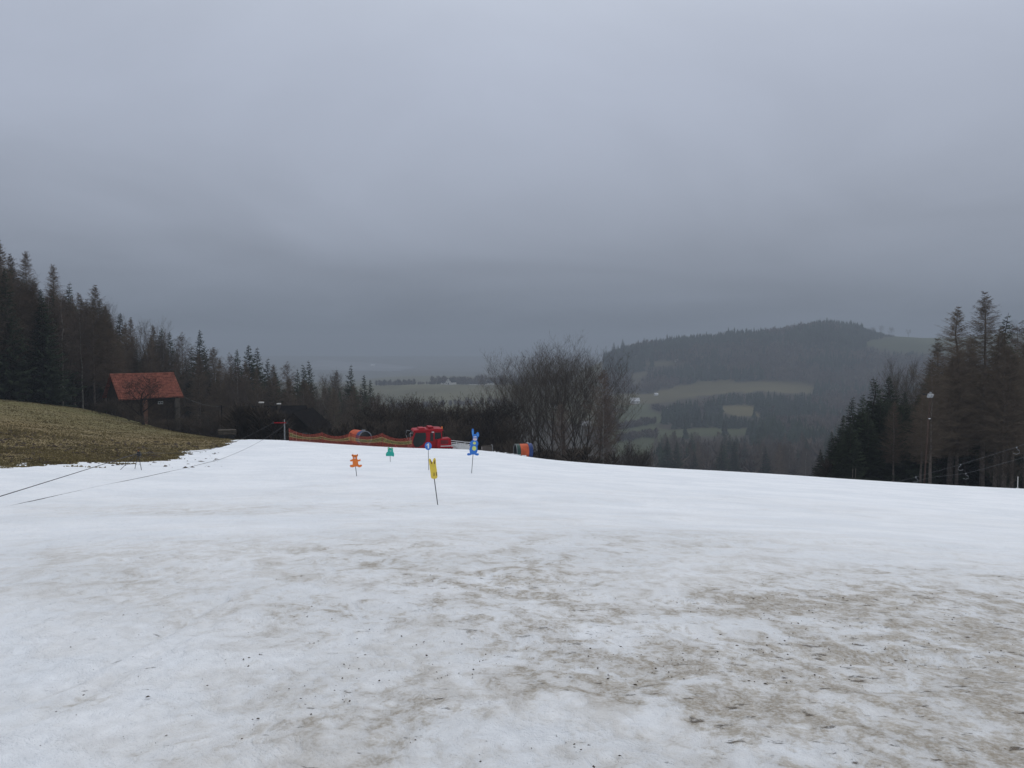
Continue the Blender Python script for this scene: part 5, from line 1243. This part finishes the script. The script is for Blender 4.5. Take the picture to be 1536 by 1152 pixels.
# utility pole and wire right of the red-roofed house
X0, Y0 = (331 - 768) / F * 98, 98; zz = gz(X0, Y0); ht = xyz(331, 608, 98)[2] - zz
e = empty('utility_pole', (X0, Y0, zz), 'dark wooden utility pole right of the red-roofed house', 'pole')
G().tube([(0, 0, -.4), (0, 0, ht)], [.11, .08], 8, True).obj('pole', M['dkwood'], e); G().box((0, 0, ht - .2), (.7, .08, .08)).obj('crossarm', M['dkwood'], e)
rope('power_wire', sagline((X0, Y0, zz + ht - .15), (-44.5, 105, zz + ht + .6), 12, .35), .018, M['palerope'], 'sagging wire from the utility pole to the red-roofed house')

# ------------------------------------------------------------------ small stuff: clods, grass, debris
def clods(name, n, gen, r0, r1, mt):
    g_v = []; g_f = []; rr = random.Random(9); oct_ = [(1, 0, 0), (.3, 1, 0), (-1, .1, 0), (-.2, -1, 0), (0, 0, .7), (0, 0, -.5)]
    ff = [(0, 1, 4), (1, 2, 4), (2, 3, 4), (3, 0, 4), (1, 0, 5), (2, 1, 5), (3, 2, 5), (0, 3, 5)]
    for _ in range(n):
        x, y, z = gen(rr); b = len(g_v); a = rr.uniform(0, 6.28); s = r0 * (r1 / r0) ** (rr.random() ** 2.2); st = rr.uniform(.8, 2.2)
        for v in oct_:
            q = rr.uniform(.6, 1.3); vx, vy = v[0] * s * st * q, v[1] * s * q; g_v.append((x + vx * math.cos(a) - vy * math.sin(a), y + vx * math.sin(a) + vy * math.cos(a), z + v[2] * s * q))
        g_f += [tuple(b + i for i in f) for f in ff]
    link(name, raw_mesh(name, g_v, g_f, mt), kind='stuff')
spots = [hit(a, b) for a, b in [(1350, 1000), (1250, 900), (1150, 1130), (900, 1060), (1000, 1000), (1500, 1100), (1400, 1060), (1200, 980), (780, 1080), (545, 911), (480, 895), (640, 1000), (860, 890), (300, 770), (480, 800), (1050, 880), (200, 1030), (400, 1080)]]
spw = [6, 6, 4, 6, 4, 4, 6, 5, 4, 1.5, 1, 3, 2, 1, 2, 3, 1, 1]
def gen_snow(rr):
    p = rr.choices(spots, spw)[0]; sp = .10 * p[1] + .25
    x, y = p[0] + rr.gauss(0, sp * 1.3), max(2.2, p[1] + rr.gauss(0, sp)); return x, y, top(x, y) - .002
clods('soil_crumbs', 2400, gen_snow, .002, .008, M['clod'])
def gen_meadow(rr):
    y = rr.uniform(34, 56); px = rr.uniform(-60, 330); x = (px - 768) / F * y; return x, y, gz(x, y) + .02
clods('earth_clods', 900, gen_meadow, .04, .16, M['clod'])
def gen_crest(rr):
    px = rr.uniform(738, 790); y = rr.uniform(57, 61); x = (px - 768) / F * y; return x, y, top(x, y) + .03
clods('snow_lumps', 60, gen_crest, .03, .10, M['white'])
def tufts(n):
    px = RG.uniform(-140, 420, n); Y = np.exp(RG.uniform(math.log(31), math.log(98), n)); X = (px - 768) / F * Y
    ok = (snow_thick(X, Y) < .02) & (Y < np.interp(px, [-140, 0, 130, 200, 345, 420], [92, 95, 100, 92, 80, 80])); X, Y = X[ok], Y[ok]; Z = ground(X, Y); n = len(X)
    a = RG.uniform(0, 6.28, n); h = RG.uniform(.02, .07, n) * (1 + .5 * (fbm(X, Y, 6, 301, 3) > .1)); w_ = RG.uniform(.03, .09, n); lx = RG.normal(0, .05, n)
    V = np.stack([np.stack([X - np.cos(a) * w_, Y - np.sin(a) * w_, Z - .02], 1), np.stack([X + np.cos(a) * w_, Y + np.sin(a) * w_, Z - .02], 1), np.stack([X + lx, Y, Z + h], 1)], 1).reshape(-1, 3)
    link('grass', raw_mesh('grass', V, np.arange(3 * n).reshape(-1, 3), M['grass']), kind='stuff')
tufts(90000)

# ------------------------------------------------------------------ haze
hm = bpy.data.materials.new('haze'); hm.use_nodes = True; t = hm.node_tree; t.nodes.clear()
pv = N(t, 'ShaderNodeVolumePrincipled'); pv.inputs['Density'].default_value = HAZE_DENSITY; pv.inputs['Color'].default_value = (*HAZE_COLOR, 1)
mo = N(t, 'ShaderNodeOutputMaterial'); L(t, pv.outputs[0], mo.inputs['Volume'])
z0, z1 = -135.0, 62.0
zmin = float(min(ground(np.linspace(-4000, 4000, 400)[:, None].repeat(200, 1).ravel(), np.tile(np.linspace(20, 4000, 200), 400))))
hb = G().box((0, 2000, (z0 + z1) / 2), (9600, 4200, z1 - z0))
hb.obj('haze', hm, None, kind='stuff')
